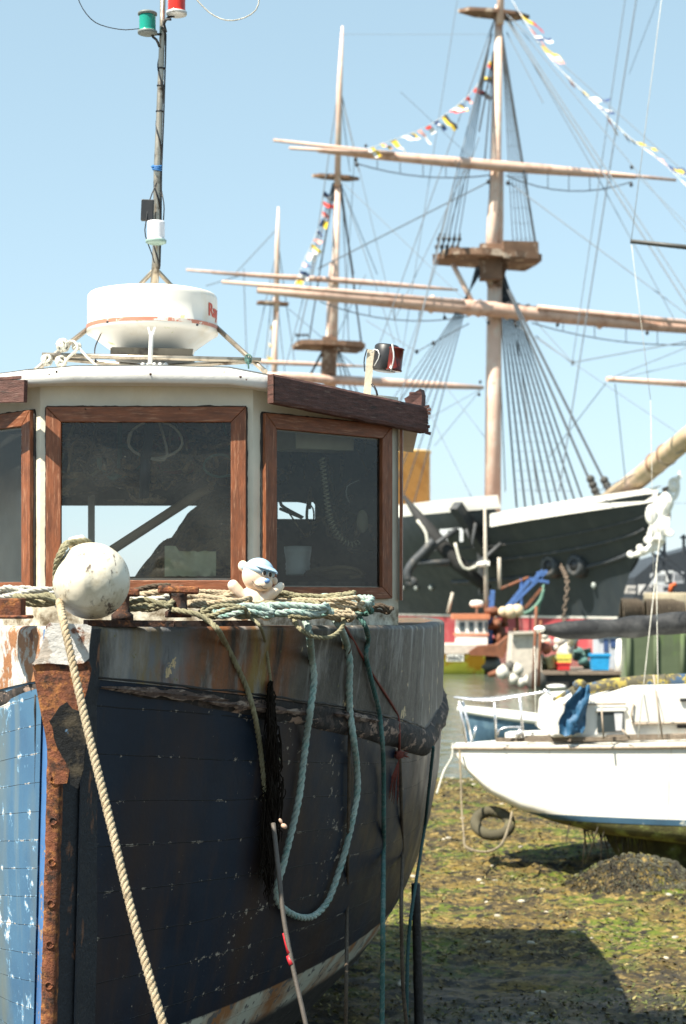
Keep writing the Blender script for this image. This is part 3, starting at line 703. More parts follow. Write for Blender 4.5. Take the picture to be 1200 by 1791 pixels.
m_ = MB(); m_.beam(P(200, 622, 7.6), P(336, 624, 7.6), .26, .030); m_.prism([P(195, 607, 7.46), P(338, 610, 7.46), P(336, 622, 7.46), P(200, 620, 7.46)], (0, .008, 0)); m_.build('base_plate', mat('plate_metal', (0.10, 0.09, 0.07), .5, [((0.03, .025, .02), 10, .5, .6)], metal=.5), domeo)
# tube frame
fr_o = MB(); tr = .0115
fr_o.cyl(P(74, 621, 7.45), P(457, 630, 7.45), tr, 12); fr_o.tube([P(88, 626, 7.46), P(265, 642, 7.50), P(440, 632, 7.46)], tr * .9, 10)
fo = fr_o.build('radar_frame', STEEL, boat)
for pts in ([P(160, 570, 7.75), P(118, 603, 7.6), P(62, 648, 7.4)], [P(378, 572, 7.75), P(430, 620, 7.55), P(464, 650, 7.4)], [P(272, 470, 8.05), P(243, 500, 8.2), P(232, 560, 8.3), P(228, 640, 8.4)], [P(272, 470, 8.05), P(303, 503, 8.2), P(310, 560, 8.3), P(312, 640, 8.4)]):
    q = MB(); q.tube(pts, tr, 12); q.build('strut', STEEL, fo)
q = MB(); q.cyl(P(262, 648, 7.38), P(265, 581, 7.38), .010, 12); q.box(P(265, 583, 7.38), (.024, .016, .012))
for sx in (-1, 1): q.beam(P(265 + sx * 3, 582, 7.38), P(265 + sx * 6, 572, 7.38), .006, .010)
tag(q.build('clamp_post', GALV, boat), 'short galvanised post with a wing nut')
# lashings
q = MB(); rnd = random.Random(5)
for c, n_, rad in ((P(110, 604, 7.42), 6, .026), (P(82, 630, 7.42), 4, .022), (P(107, 632, 7.42), 5, .022), (P(134, 606, 7.42), 3, .016)):
    for k in range(n_):
        a0_ = rnd.uniform(0, 3); tl = Matrix.Rotation(rnd.uniform(-1.2, 1.2), 3, 'X') @ Matrix.Rotation(rnd.uniform(-1.2, 1.2), 3, 'Y')
        q.tube([c + tl @ V((rad * math.cos(t), rad * math.sin(t), .004 * math.sin(3 * t))) for t in [i * .4 + a0_ for i in range(17)]], .006, 6)
q.tube(spline([P(136, 606, 7.40), P(150, 622, 7.38), P(170, 640, 7.36), P(182, 646, 7.36)], .02), .006, 6)
q.tube(spline([P(115, 600, 7.40), P(128, 596, 7.40), P(136, 610, 7.38), P(120, 625, 7.4), P(106, 645, 7.4)], .02), .006, 6)
tag(q.build('lashing', R_WHITE, fo), 'grey white rope knotted round the frame')
q = MB()
for x in (433, 436): q.tube([P(x + 4 * math.cos(t), 628 + 8 * math.sin(t), 7.43 + .012 * math.sin(t * 2)) for t in [i * .4 for i in range(17)]], .003, 6)
q.tube([P(434, 628, 7.42), P(435, 645, 7.42)], .004, 6); tag(q.build('lashing', R_TEAL, fo), 'green cord lashing')
q = MB(); q.tube(spline([P(176, 585, 7.6), P(166, 610, 7.5), P(168, 636, 7.45), P(172, 645, 7.45)], .02), .003, 6); q.tube(spline([P(182, 643, 7.42), P(240, 643, 7.42), P(262, 645, 7.42)], .03), .003, 6); q.build('radar_cable', BLACKP, fo)
q = MB()
for k in range(5): q.ball(P(250 + k * 10, 640, 7.44), (.012, .012, .016), 6, 8)
q.build('clamp', GALV, fo)

# signal mast
mp_ = [P(270, 500, 8.05), P(273, 455, 8.05), P(274, 400, 8.05), P(275, 300, 8.05), P(279, 200, 8.05), P(282, 110, 8.05), P(284, 50, 8.05), P(286, -60, 8.05)]
q = MB(); q.tube(mp_, [.019, .019, .017, .017, .0155, .014, .0135, .013], 14); mast = q.build('signal_mast', STEEL, boat)
q = MB(); q.cyl(P(270, 648, 8.05), P(270, 496, 8.05), .018, 12); q.build('mast_foot', STEEL, mast)
q = MB(); pts = []
for i in range(160):
    t = i / 159; y_ = 470 - t * 420; x = table([(0, 285), (100, 283), (200, 280), (300, 276), (400, 275), (470, 273)], y_); a = t * 26
    pts.append(P(x + 6 * math.cos(a), y_, 8.05 - .017 * math.sin(a) - .003))
q.tube(pts, .0042, 6)
q.tube([P(table([(0, 285), (100, 283), (200, 280), (300, 276), (400, 275), (470, 273)], y_) + 6.5, y_, 8.045) for y_ in range(60, 470, 14)], .004, 6)
q.tube(spline([P(274, 320, 8.02), P(262, 350, 8.0), P(256, 385, 7.98), P(254, 410, 7.98), P(266, 445, 8.0), P(270, 460, 8.02)], .03), .003, 6)
q.tube(spline([P(283, 335, 8.02), P(287, 360, 8.0), P(286, 385, 8.0)], .03), .003, 6)
q.build('mast_cable', BLACKP, mast)
q = MB()
for k, yy in enumerate((290, 293, 297)): q.tube([P(275 + 7.5 * math.cos(t), yy + 1.2 * math.sin(t + k), 8.05 - .024 * math.sin(t)) for t in [i * .45 for i in range(15)]], .0045, 6)
q.tube([P(268, 294, 8.02), P(265, 290, 8.02)], .005, 6); tag(q.build('blue_tie', mat('blue_cord', (0.03, 0.16, 0.42), .7), mast), 'blue cord tied round the mast')
q = MB()
for yy in (195, 150, 120): q.lathe([(.017, -.004), (.019, 0), (.017, .004)], P(table([(100, 283), (200, 279)], yy), yy, 8.05), n=12)
q.build('mast_band', BLACKP, mast)
def lamp(px_, py_, w, h, glassm, base, name, lab, basem, topm=None, Y=7.99):
    c = P(px_, py_, Y); r0 = w / F * Y / 2; hh = h / F * Y / 2
    q = MB(); pr = [(r0 * .85, -hh * .7)]
    for k in range(9): z = lerp(-hh * .7, hh * .72, k / 8); pr.append((r0 * (.84 + .02 * (k % 2)), z))
    q.lathe(pr, c, n=24); o = tag(q.build(name, glassm, mast), lab)
    q = MB(); q.lathe([(r0 * .7, -hh), (r0, -hh * .9), (r0 * 1.02, -hh * .7), (r0 * .9, -hh * .66)], c, n=24); q.build('lamp_base', basem, o)
    if topm:
        q = MB(); q.lathe([(r0 * .9, hh * .70), (r0 * 1.0, hh * .76), (r0 * 1.0, hh * .9), (r0 * .8, hh)], c, n=24); q.build('lamp_cap', topm, o)
    return o
GLN = mat('green_lens', (0.01, 0.30, 0.22), 0.2); RLN = mat('red_lens', (0.62, 0.03, 0.015), 0.2); WLN = mat('frosted_lens', (0.80, 0.80, 0.84), 0.3)
GRYP = mat('grey_plastic', (0.17, 0.19, 0.18), .5); GRNP = mat('green_grey_plastic', (0.25, 0.36, 0.32), .5)
lamp(258, 41, 34, 40, GLN, 0, 'signal_lamp', 'green signal lamp with dark caps', GRYP, GRYP)
lamp(309, 6, 36, 44, RLN, 0, 'signal_lamp', 'red signal lamp at the masthead', GALV, GALV)
lamp(273, 404, 36, 46, WLN, 0, 'signal_lamp', 'white frosted anchor lamp', GRNP, None, Y=7.96)
q = MB(); q.tube(spline([P(282, 60, 8.04), P(272, 60, 8.02), P(265, 62, 7.99), P(274, 70, 8.0), P(279, 82, 8.03)], .02), .006, 6); q.tube(spline([P(284, 50, 8.03), P(292, 32, 8.0), P(305, 28, 7.99)], .02), .006, 6); q.tube(spline([P(284, 44, 8.0), P(291, 56, 8.0), P(287, 36, 7.98), P(300, 34, 7.98)], .02), .005, 6); q.build('lamp_bracket', BLACKP, mast)
q = MB(); q.box(P(258, 368, 8.0), (.058, .03, .098), Matrix.Rotation(.04, 3, 'Y')); bx_ = q.build('junction_box', BLACKP, mast, bevel=.004)
# thin cords in the sky from the masthead
q = MB(); q.tube(spline([P(132, -16, 7.9), P(143, 12, 7.9), P(160, 34, 7.9), P(180, 45, 7.95), P(215, 52, 7.97), P(245, 50, 7.98)], .03), .0024, 6); tag(q.build('aerial_wire', BLACKP, mast), 'thin dark wire curving from the green lamp')
q = MB(); q.tube(spline([P(335, -12, 7.95), P(350, 6, 7.95), P(372, 26, 7.95), P(400, 36, 7.95), P(430, 30, 7.95), P(450, 14, 7.95), P(454, -14, 7.95)], .03), .0032, 6); tag(q.build('aerial_wire', R_WHITE, mast), 'thin white cord hanging in a loop')
# port side light on a post, starboard of the roof
q = MB(); q.beam(P(641, 700, 7.45), P(649, 612, 7.45), .032, .022, up=(0, 1, 0)); lp = tag(q.build('lamp_post', mat('bleached_wood', (.56, .50, .38), .8, bump=.5), boat), 'short pale wooden post on the roof edge')
q = MB(); c = P(675, 627, 7.45)
pr = [(.0, .060), (.048, .058), (.055, .050), (.055, -.048), (.048, -.056), (0, -.058)]
tilt = Matrix.Rotation(R(7), 3, 'Y')
ax_ = (tilt @ V((0, 0, 1))).normalized(); q.lathe(pr, c, axis=ax_, n=28); sl = tag(q.build('side_lamp', BLACKP, boat), 'black side lamp with red lens lashed to the post')
q = MB(); c2 = P(690, 629, 7.42); q.lathe([(0, .050), (.036, .050), (.040, .046), (.036, .042), (.036, -.042), (.040, -.046), (.036, -.050), (0, -.05)], c2, axis=ax_, n=24); q.build('red_lens', mat('dark_red_lens', (.13, .015, .008), .2), sl)
q = MB(); q.tube(spline([P(686, 602, 7.38), P(689, 625, 7.37), P(684, 650, 7.38)], .02), .004, 6); q.tube(spline([P(650, 617, 7.42), P(658, 610, 7.41), P(664, 622, 7.40), P(655, 640, 7.42)], .02), .003, 6); q.build('tie_wire', GALV, sl)
q = MB(); q.tube(spline([P(642, 610, 7.43), P(637, 630, 7.44), P(638, 650, 7.44)], .02), .003, 6); q.tube(spline([P(650, 672, 7.43), P(657, 680, 7.42), P(660, 692, 7.42)], .02), .005, 6); q.build('lamp_wire', BLACKP, lp)

# ------------------------------------------------------------------ inside the wheelhouse
NETM = mat('old_netting', (0.26, 0.17, 0.085), .95, [((0.42, 0.29, 0.15), 30, .50, .62), ((.02, .016, .012), 20, .5, .6)], bump=1.5, bscale=90, vary=.3)
CREAMI = mat('pale_post', (.5, .5, .48), .6)
q = MB(); rows = []
X0, X1 = -1.25, -.35
for j in range(14):
    row = []
    for i in range(40):
        t = i / 39; x = lerp(P(150, 0, 8.3).x, P(425, 0, 8.3).x, t)
        top = table([(0, 2.62), (.2, 2.66), (.42, 2.86), (.72, 3.12), (.8, 3.14), (1, 3.10)], t)
        y_ = 8.05 + .5 * (j / 13); hh = 2.5 + (top - 2.5) * (j / 13) ** .5
        row.append(V((x, y_, hh + .035 * fbm(x * 9, y_ * 9, hh * 9))))
    rows.append(row)
q.grid(rows); q.build('net_heap', NETM, None, base=(-.8, 8.2, 2.47)); netheap = bpy.data.objects['net_heap']; tag(netheap, 'brown heap of old netting inside the wheelhouse behind the middle window', 'fishing net')
q = MB(); q.tube([P(196, 962, 7.95), P(350, 862, 7.95), P(372, 850, 7.96)], .022, 10)
tag(q.build('wooden_spar', mat('dull_spar', (.34, .25, .16), .8, bump=.5, stretch=(1, 1, 1)), None, base=P(270, 920, 7.95)), 'dull wooden spar lying slantwise over the netting in the wheelhouse', 'spar')
rnd = random.Random(11)
cols = [R_OLIVE, R_BROWN, R_TEAL, R_BROWN, R_WHITE, R_RED, R_BROWN, R_TEAL, R_OLIVE, R_BROWN]
HL = [('olive', 'at the left edge of the middle window'), ('dark brown', 'second from the left in the middle window'), ('teal', 'left of the ceiling strut'), ('thin brown', 'behind the ceiling strut'), ('white', 'just right of the ceiling strut'), ('rust red', 'in the right half of the middle window'), ('brown', 'near the right frame of the middle window'), ('dark teal', 'at the right edge of the middle window')]
for k in range(8):
    cx, cy = 140 + k * 34 + rnd.uniform(-8, 8), rnd.uniform(760, 850); Y = rnd.uniform(7.4, 7.9); rr_ = rnd.uniform(22, 46); ph = rnd.uniform(0, 6)
    pts = [P(cx, 715, Y)] + [P(cx + rr_ * math.cos(ph + i * .8) * (1 + .2 * rnd.random()), min(872, cy + rr_ * .8 * math.sin(ph + i * .8)), Y + .05 * math.sin(i)) for i in range(rnd.choice((7, 9, 12)))]
    q = MB(); q.tube(spline(pts, .03), rnd.choice((.006, .008, .011)), 6)
    tag(q.build('hanging_rope', cols[k % 10], None, base=P(cx, 715, Y)), HL[k][0] + ' rope tangle hanging inside the wheelhouse ' + HL[k][1], 'rope', 'ropes hanging inside the wheelhouse')
q = MB(); rows = []
for j in range(10):
    rows.append([P(lerp(105, 405, i / 29), lerp(760, 862 + 10 * math.sin(i * .5), j / 9) + 6 * fbm(i * .3, j * .4, 2), 8.35 - .22 * math.sin(math.pi * j / 9) + .05 * fbm(i * .5, j * .5, 1)) for i in range(30)])
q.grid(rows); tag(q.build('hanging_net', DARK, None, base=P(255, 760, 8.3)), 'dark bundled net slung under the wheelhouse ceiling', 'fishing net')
q = MB(); q.beam(P(262, 740, 7.3), P(256, 800, 7.35), .035, .03); q.tube([P(255, 790, 7.35), P(252, 870, 7.4)], .022, 8); tag(q.build('ceiling_strut', BLACKP, boat), None)
q = MB(); q.beam(P(160, 860, 8.55), P(160, 1000, 8.55), .03, .03, up=(0, 1, 0)); q.build('window_post', CREAMI, boat)
rgi = random.Random(77)
q = MB()
for k in range(70):
    cx, cy = rgi.uniform(110, 405), rgi.gauss(805, 30); Y = rgi.uniform(7.55, 8.2)
    if cy > 868: continue
    cl = [P(cx + rgi.uniform(-50, 50) * (i > 0), min(875, cy + rgi.uniform(-28, 28)), Y + rgi.uniform(-.1, .1)) for i in range(4)]
    q.tube(spline(cl, .02), rgi.choice((.004, .006, .010, .014)), 6)
tag(q.build('rope_tangle', NETM, None, base=P(258, 800, 8)), 'dense tangle of brown rope and line slung behind the middle window', kind='stuff')
q = MB()
for k in range(26):
    cx, cy = rgi.uniform(470, 640), rgi.uniform(780, 980); cl = [P(cx + rgi.uniform(-30, 30), cy + rgi.uniform(-40, 40), 8.3 + rgi.uniform(-.2, .2)) for i in range(4)]
    q.tube(spline(cl, .02), rgi.choice((.003, .004, .008)), 6)
tag(q.build('rope_tangle', NETM, None, base=P(555, 880, 8.3)), 'loose loops of old line behind the starboard window', kind='stuff')
PAPER = mat('crumpled_canvas', (.60, .56, .34), .9, bump=.8, bscale=30)
q = MB(); q.grid([[P(lerp(288, 378, i / 14), lerp(958 + (6 if i > 3 else -3) , 1008, j / 8) + 2 * fbm(i * .6, j * .6, 1), 7.45 + .04 * fbm(i * .4, j * .4, 6) + .06 * (1 - j / 8)) for i in range(15)] for j in range(9)])
q.grid([[P(lerp(288, 378, i / 14), 958 + (6 if i > 3 else -3), 7.51 + .03 * j) for i in range(15)] for j in range(6)])
tag(q.build('canvas_bag', PAPER, None, base=P(333, 1008, 7.45)), 'pale green crumpled canvas bag on the shelf inside the middle window', 'bag')
q = MB(); q.beam(P(85, 1014, 7.35), P(430, 1014, 7.35), .55, .02, up=(0, 0, 1)); q.build('window_shelf', DARK, boat)
q = MB(); q.beam(P(455, 1022, 7.62), P(645, 1022, 7.9), .45, .02, up=(0, 0, 1)); q.build('window_shelf', DARK, boat)
# marine radio, coiled lead, hand microphone behind the starboard window
CREAM = mat('yellowed_plastic', (.42, .38, .24), .5)
q = MB(); q.beam(P(498, 770, 7.42), P(600, 774, 7.62), .16, .085, up=(0, 0, 1)); rad = tag(q.build('marine_radio', CREAM, boat, bevel=.006), 'cream radio set with vent slots under the ceiling')
q = MB()
for r0_ in (0, 1):
    for i in range(13): q.box(P(520 + i * 3.0, 764 + r0_ * 10, 7.38 + i * .006), (.003, .006, .016))
q.build('vent_slot', BLACKP, rad)
q = MB(); base = spline([P(563, 800, 7.55), P(570, 860, 7.55), P(577, 905, 7.55), P(592, 938, 7.56), P(612, 952, 7.58), P(628, 948, 7.6)], .0035)
pts = []
for i, (p, a_, b_) in enumerate(frames(base)): pts.append(p + (a_ * math.cos(i * 1.25) + b_ * math.sin(i * 1.25)) * .013)
q.tube(pts, .0032, 5); q.build('coiled_lead', CREAM, rad)
q = MB(); q.ball(P(634, 912, 7.6), (.026, .018, .052), 10, 14); q.build('microphone', CREAM, rad)
q = MB(); q.tube(spline([P(628, 840, 7.6), P(608, 850, 7.6), P(606, 868, 7.6), P(612, 880, 7.6)], .02), .002, 5); q.build('loose_wire', R_WHITE, rad)
q = MB(); q.lathe([(.052, 0), (.055, .01), (.053, .02), (.057, .03), (.053, .04), (.057, .05), (.053, .06), (.06, .10), (.062, .13)], P(521, 1006, 7.75), n=24)
tag(q.build('plastic_bucket', mat('dull_white_plastic', (.42, .43, .40), .4), None, base=P(521, 1006, 7.75)), 'ribbed off-white plastic tub on the shelf inside the starboard window', 'tub')
q = MB(); q.ball(P(585, 1002, 7.62), (.13, .07, .028), 10, 22, fn=lambda d: .35 * fbm(d.x * 3, d.y * 3, d.z * 3)); q.tube(spline([P(560, 1000, 7.55), P(590, 992, 7.53), P(622, 996, 7.55), P(634, 1006, 7.56), P(610, 1010, 7.54)], .02), .009, 8)
tag(q.build('work_cloth', mat('ochre_cloth', (.17, .12, .055), .95, bump=1, bscale=50), None, base=P(585, 1010, 7.6)), 'crumpled ochre cloth on the shelf inside the starboard window', 'cloth')

# ------------------------------------------------------------------ fittings on the foredeck
def bitt(c, w, name, lab, head=True):
    q = MB(); q.lathe([(w * .75, -.02), (w * .75, .0), (w * .5, .01), (w * .48, .055), (w * .55, .065)], c, n=18)
    o = tag(q.build(name, DRUST if head else RUST, boat), lab)
    q = MB(); q.beam(c + V((-w * 1.15, 0, .078)), c + V((w * 1.15, 0.01, .074)), w * 1.0, .028); q.build('cleat_head', RUST, o, bevel=.008); return o
bitt(P(312, 1070, 5.98), .062, 'mooring_cleat', 'rusty mooring cleat with a flat head')
bitt(P(214, 1075, 5.85), .05, 'mooring_cleat', 'dark mooring cleat behind the fender')
q = MB(); q.box(P(12, 1063, 5.85), (.115, .09, .065)); q.box(P(18, 1079, 5.80), (.14, .12, .012)); tag(q.build('mooring_bitt', RUST, boat, bevel=.008), 'square rusty bitt on the port deck')
q = MB(); q.cyl(P(108, 1060, 5.52), P(110, 1092, 5.52), .010, 8); q.build('iron_pin', RUST, boat)

# ------------------------------------------------------------------ fender ball
fc = P(160, 1016, 5.62); FR = .126
def fdef(d):
    r = 0.0
    a = math.acos(max(-1, min(1, -d.y)))
    r += .022 * math.exp(-((a - .74) / .035) ** 2) - .022 * math.exp(-((a - .83) / .035) ** 2) + .012 * math.exp(-((a - 1.2) / .02) ** 2)
    r += .09 * math.exp(-(((d.x + .05) / .13) ** 2 + ((d.z - .05) / .33) ** 2)) * (1 if d.y < 0 else 0)
    return r + .006 * fbm(d.x * 4, d.y * 4, d.z * 4)
FEND = mat('fender_vinyl', (.74, .68, .55), .45, [((.50, .42, .28), 9, .50, .68), ((.12, .09, .07), 13, .60, .66, (1.6, 1, .7)), ((.40, .31, .20), 45, .62, .68)], bump=.15, vary=.06)
q = MB(); q.ball(fc, FR, 40, 56, fn=fdef); fend = tag(q.build('ball_fender', FEND, None, base=fc - V((0, 0, FR))), 'round dirty white ball fender resting on the bow rail', 'fender')
q = MB(); q.lathe([(.030, 0), (.034, .012), (.030, .026), (.022, .034)], fc + V((-.048, .03, FR * .90)), axis=(-.25, 0, .97), n=16)
e = q.build('fender_eye', FEND, fend)
q = MB(); q.rope([P(98, 985, 5.58), P(108, 962, 5.56), P(118, 950, 5.6), P(150, 946, 5.64), P(160, 955, 5.7)], .010); q.rope([P(118, 952, 5.58), P(108, 968, 5.55), P(98, 988, 5.56), P(96, 1030, 5.6)], .009); q.build('fender_lanyard', R_OLIVE, fend)

# ------------------------------------------------------------------ toy bear
SKIN = mat('peach_rubber', (.82, .62, .46), .7, [((.84, .76, .66), 9, .48, .60), ((.60, .38, .22), 16, .62, .70), ((.3, .22, .15), 60, .70, .73)], vary=.06)
SKY_ = mat('pale_blue_rubber', (.42, .58, .70), .6, [((.24, .42, .60), 14, .5, .66), ((.6, .62, .6), 20, .6, .7)])
TB = 6.36; def_ = None
def tp(x, y_, dy=0): return P(x, y_, TB + dy)
u = TB / F
q = MB()
q.ball(tp(450, 1007), (27 * u, 25 * u, 28 * u), 18, 24, Matrix.Rotation(R(-12), 3, 'Y'))
q.ball(tp(460, 1021, -.032), (17 * u, 14 * u, 13 * u), 14, 18)
q.ball(tp(443, 1052), (27 * u, 20 * u, 27 * u), 16, 22)
for pts, rr_ in (([tp(440, 1046, -.01), tp(422, 1040, -.015), tp(411, 1028, -.02), tp(408, 1024, -.022)], [12 * u, 10 * u, 10.5 * u, 10 * u]), ([tp(456, 1050, -.01), tp(474, 1040, -.02), tp(487, 1029, -.03), tp(491, 1025, -.03)], [12 * u, 10 * u, 8.5 * u, 7 * u]), ([tp(440, 1062, -.02), tp(428, 1074, -.03)], [15 * u, 12 * u]), ([tp(450, 1062, -.02), tp(466, 1074, -.03)], [15 * u, 12 * u])):
    cl = spline(pts, .006); q.tube(cl, [table([(i / (len(rr_) - 1), r) for i, r in enumerate(rr_)], k / max(1, len(cl) - 1)) for k in range(len(cl))], 14)
    q.ball(pts[-1], rr_[-1], 10, 14)
q.ball(tp(425, 990, .005), (9 * u, 5 * u, 10 * u), 12, 14); q.ball(tp(481, 1016, .015), (5 * u, 4 * u, 7 * u), 10, 12)
bear = q.build('toy_bear', SKIN, None, base=tp(446, 1074))
rm = bear.modifiers.new('merge', 'REMESH'); rm.mode = 'VOXEL'; rm.voxel_size = .0022; rm.use_smooth_shade = True
sm_ = bear.modifiers.new('soft', 'SMOOTH'); sm_.iterations = 6; sm_.factor = .6
tag(bear, 'small peach toy bear in a pale blue cap sitting on the coiled ropes', 'toy bear')
q = MB(); RT = Matrix.Rotation(R(-12), 3, 'Y') @ Matrix.Rotation(R(30), 3, 'Y')
def capfn(d): return 0 if d.z > -.05 else -.35
q.ball(tp(452, 1004, .0), (28.5 * u, 27.5 * u, 28.5 * u), 20, 28, RT, fn=lambda d: 0 if d.z > .12 else -.28)
rows = []
for j in range(8):
    r_j = lerp(23, 41, j / 7); row = []
    for i in range(15):
        a_ = lerp(-1.25, 1.25, i / 14); d_ = V((math.sin(a_) * 24, -math.cos(a_) * r_j * 1.0, 16 - .12 * r_j * (j / 7) - 3 * (abs(a_) ** 2) * .4)); d_ = Matrix.Rotation(R(38), 3, 'Z') @ d_; row.append(tp(454, 1001) + (Matrix.Rotation(R(22), 3, 'Y') @ d_) * u)
    rows.append(row)
q.grid(rows); q.grid([[p - V((0, 0, .003)) for p in r] for r in rows]); q.build('cap', SKY_, bear)
fd = lambda x, y_, o=0: P(x, y_, TB - .062 + o)
q = MB(); q.ball(P(467, 1016, TB - .060), (5.2 * u, 4 * u, 4.4 * u), 10, 14); q.build('nose', mat('blue_nose', (.16, .30, .58), .3), bear)
EY = mat('eye_gloss', (.03, .015, .012), .15); EW = mat('eye_white', (.75, .7, .62), .4)
for x, y_, o_ in ((462, 1002, -.051), (472, 1005, -.047)):
    q = MB(); q.ball(P(x, y_, TB + o_), (4.0 * u, 3.0 * u, 5.2 * u), 10, 12); e = q.build('eye', EW, bear)
    q = MB(); q.ball(P(x + .6, y_ + .3, TB + o_ - .0035), (2.9 * u, 2.2 * u, 4.2 * u), 10, 12); q.build('pupil', EY, e)
q = MB(); q.tube(spline([P(441, 1016, TB - .050), P(446, 1022, TB - .054), P(452, 1025, TB - .058), P(456, 1024, TB - .061), P(460, 1029, TB - .061), P(468, 1030, TB - .058)], .003), .0011, 5); q.build('mouth', EY, bear)
q = MB(); q.ball(tp(426, 991, -.006), (5 * u, 3 * u, 6 * u), 8, 12); q.build('inner_ear', SKY_, bear)

# ------------------------------------------------------------------ ropes
def hang(name, px_pts, r, m, lab, cat='rope', group=None, pitch=None, off=None, plain=False, strands=3):
    pts = []
    for t in px_pts:
        if len(t) == 3: pts.append(P(*t)); continue
        p = on_hull(t[0], t[1], (off if off is not None else r * 1.15))
        if p: pts.append(p)
    q = MB()
    if plain: q.tube(spline(pts, .03), r, 8)
    else: q.rope(pts, r, pitch, strands=strands)
    o = q.build(name, m, None, base=pts[-1]); return tag(o, lab, cat, group)
hang('mooring_rope', [(104, 1052, 5.56), (108, 1072, 5.47), (116, 1110, 5.40), (150, 1262, 5.30), (191, 1430, 5.2), (233, 1605, 5.1), (285, 1790, 5.0), (330, 1940, 4.9)], .0135, R_TAN, 'taut tan rope running from the ball fender down past the stem', pitch=.055)
hang('mooring_rope', [(300, 1066, 5.93), (335, 1072, 5.90), (352, 1078, 5.90), (370, 1090, 5.90), (382, 1103, 5.88), (394, 1125), (412, 1160), (431, 1202), (444, 1245), (454, 1300), (460, 1350), (465, 1400)], .0105, R_OLIVE, 'olive twisted rope over the rail beside the flat cleat', pitch=.075)
hang('thin_line', [(395, 1068, 6.1), (425, 1076, 6.05), (445, 1085, 6.0), (456, 1098, 5.98), (463, 1120), (468, 1150), (473, 1190), (477, 1240), (482, 1290), (488, 1330)], .0062, R_OLIVE, 'thin tan line dropping over the rail just right of the toy bear', pitch=.04)
hang('docking_line', [(470, 1072, 6.45), (500, 1064, 6.4), (525, 1074, 6.34), (537, 1092, 6.28), (541, 1110, 6.24), (545, 1150), (549, 1190), (543, 1240), (536, 1290), (530, 1340), (523, 1395), (511, 1450), (496, 1510), (485, 1550), (487, 1578), (505, 1596), (530, 1605), (552, 1600), (574, 1575), (591, 1530), (606, 1480), (617, 1430), (625, 1385), (624, 1340), (618, 1290), (612, 1240), (611, 1200), (612, 1160), (606, 1125), (596, 1100, 6.42), (584, 1082, 6.46), (560, 1070, 6.5), (530, 1068, 6.55)], .0142, R_TEALW, 'thick pale teal docking line hanging in one long loop down the hull', pitch=.10, off=.022)
hang('docking_line', [(560, 1062, 6.7), (600, 1066, 6.75), (628, 1080, 6.78), (640, 1098, 6.78), (644, 1120), (640, 1145), (646, 1175), (656, 1215), (664, 1250), (669, 1300), (671, 1360), (671, 1430), (671, 1500), (670, 1600, 6.75), (669, 1700, 6.72), (668, 1830, 6.7)], .0105, R_TEAL, 'dark teal line hanging straight down right of the long loop', pitch=.07, off=.02)
hang('red_line', [(590, 1085, 6.62), (604, 1098, 6.6), (613, 1112), (632, 1145), (655, 1185), (674, 1214), (690, 1240), (697, 1256), (699, 1290), (698, 1315)], .0058, R_RED, 'rust red cord slanting down from the coils', plain=True)
hang('brown_line', [(698, 1312), (700, 1350), (702, 1420), (704, 1500), (702, 1580, 7.05), (703, 1660, 7.0), (706, 1740, 7.0), (716, 1830, 7.0)], .0085, R_BROWN, 'brown line knotted to the end of the red cord', pitch=.05)
q = MB(); kp = on_hull(698, 1320, .02)
for k in range(5):
    tl = Matrix.Rotation(random.uniform(-1, 1), 3, 'X') @ Matrix.Rotation(random.uniform(-1, 1), 3, 'Y'); q.tube([kp + tl @ V((.017 * math.cos(t), .017 * math.sin(t), 0)) for t in [i * .5 for i in range(14)]], .006, 6)
for k in range(30): q.tube([kp, kp + V((random.uniform(0, .05), -.01, random.uniform(-.02, .02)))], .0012, 4)
for k in range(40): x0_ = random.uniform(-.05, 0); q.tube([kp + V((0, 0, -.02)), kp + V((x0_ * .6, -.01, -.09)), kp + V((x0_, 0, -random.uniform(.12, .22)))], .0011, 4)
tag(q.build('frayed_knot', R_RED, None, base=kp), 'frayed red knot joining the cord and the brown line', 'knot')
hang('brown_line', [(611, 1130), (612, 1200), (611, 1300), (610, 1400), (608, 1500), (607, 1600), (606, 1700, 6.35), (604, 1830, 6.3)], .0075, R_BROWN, 'dark brown line hanging straight down inside the long loop', pitch=.05, off=.018)
hang('teal_line', [(758, 1306), (748, 1400), (741, 1460), (732, 1530), (722, 1580, 7.9), (715, 1640, 7.8), (712, 1720, 7.7), (711, 1830, 7.7)], .0085, mat('dark_teal_rope', (.035, .085, .08), .9), 'teal line against the far edge of the hull near the dark post', pitch=.07, off=.03)
hang('boat_hook_pole', [(478, 1440, 6.08), (488, 1530, 6.0), (497, 1610, 5.95), (512, 1690, 5.9), (528, 1760, 5.85), (548, 1850, 5.8)], .0085, mat('grey_pole', (.085, .072, .060), .6, bump=.3), 'grey pole with red tape hanging under the seaweed clump', 'pole', plain=True)
pole = bpy.data.objects['boat_hook_pole']; q = MB(); q.cyl(P(498.5, 1632, 5.945), P(506.5, 1668, 5.915), .0096, 10); q.cyl(P(505, 1672, 5.915), P(510, 1688, 5.90), .0096, 10); q.build('red_tape', mat('red_tape', (.45, .02, .03), .5), pole)
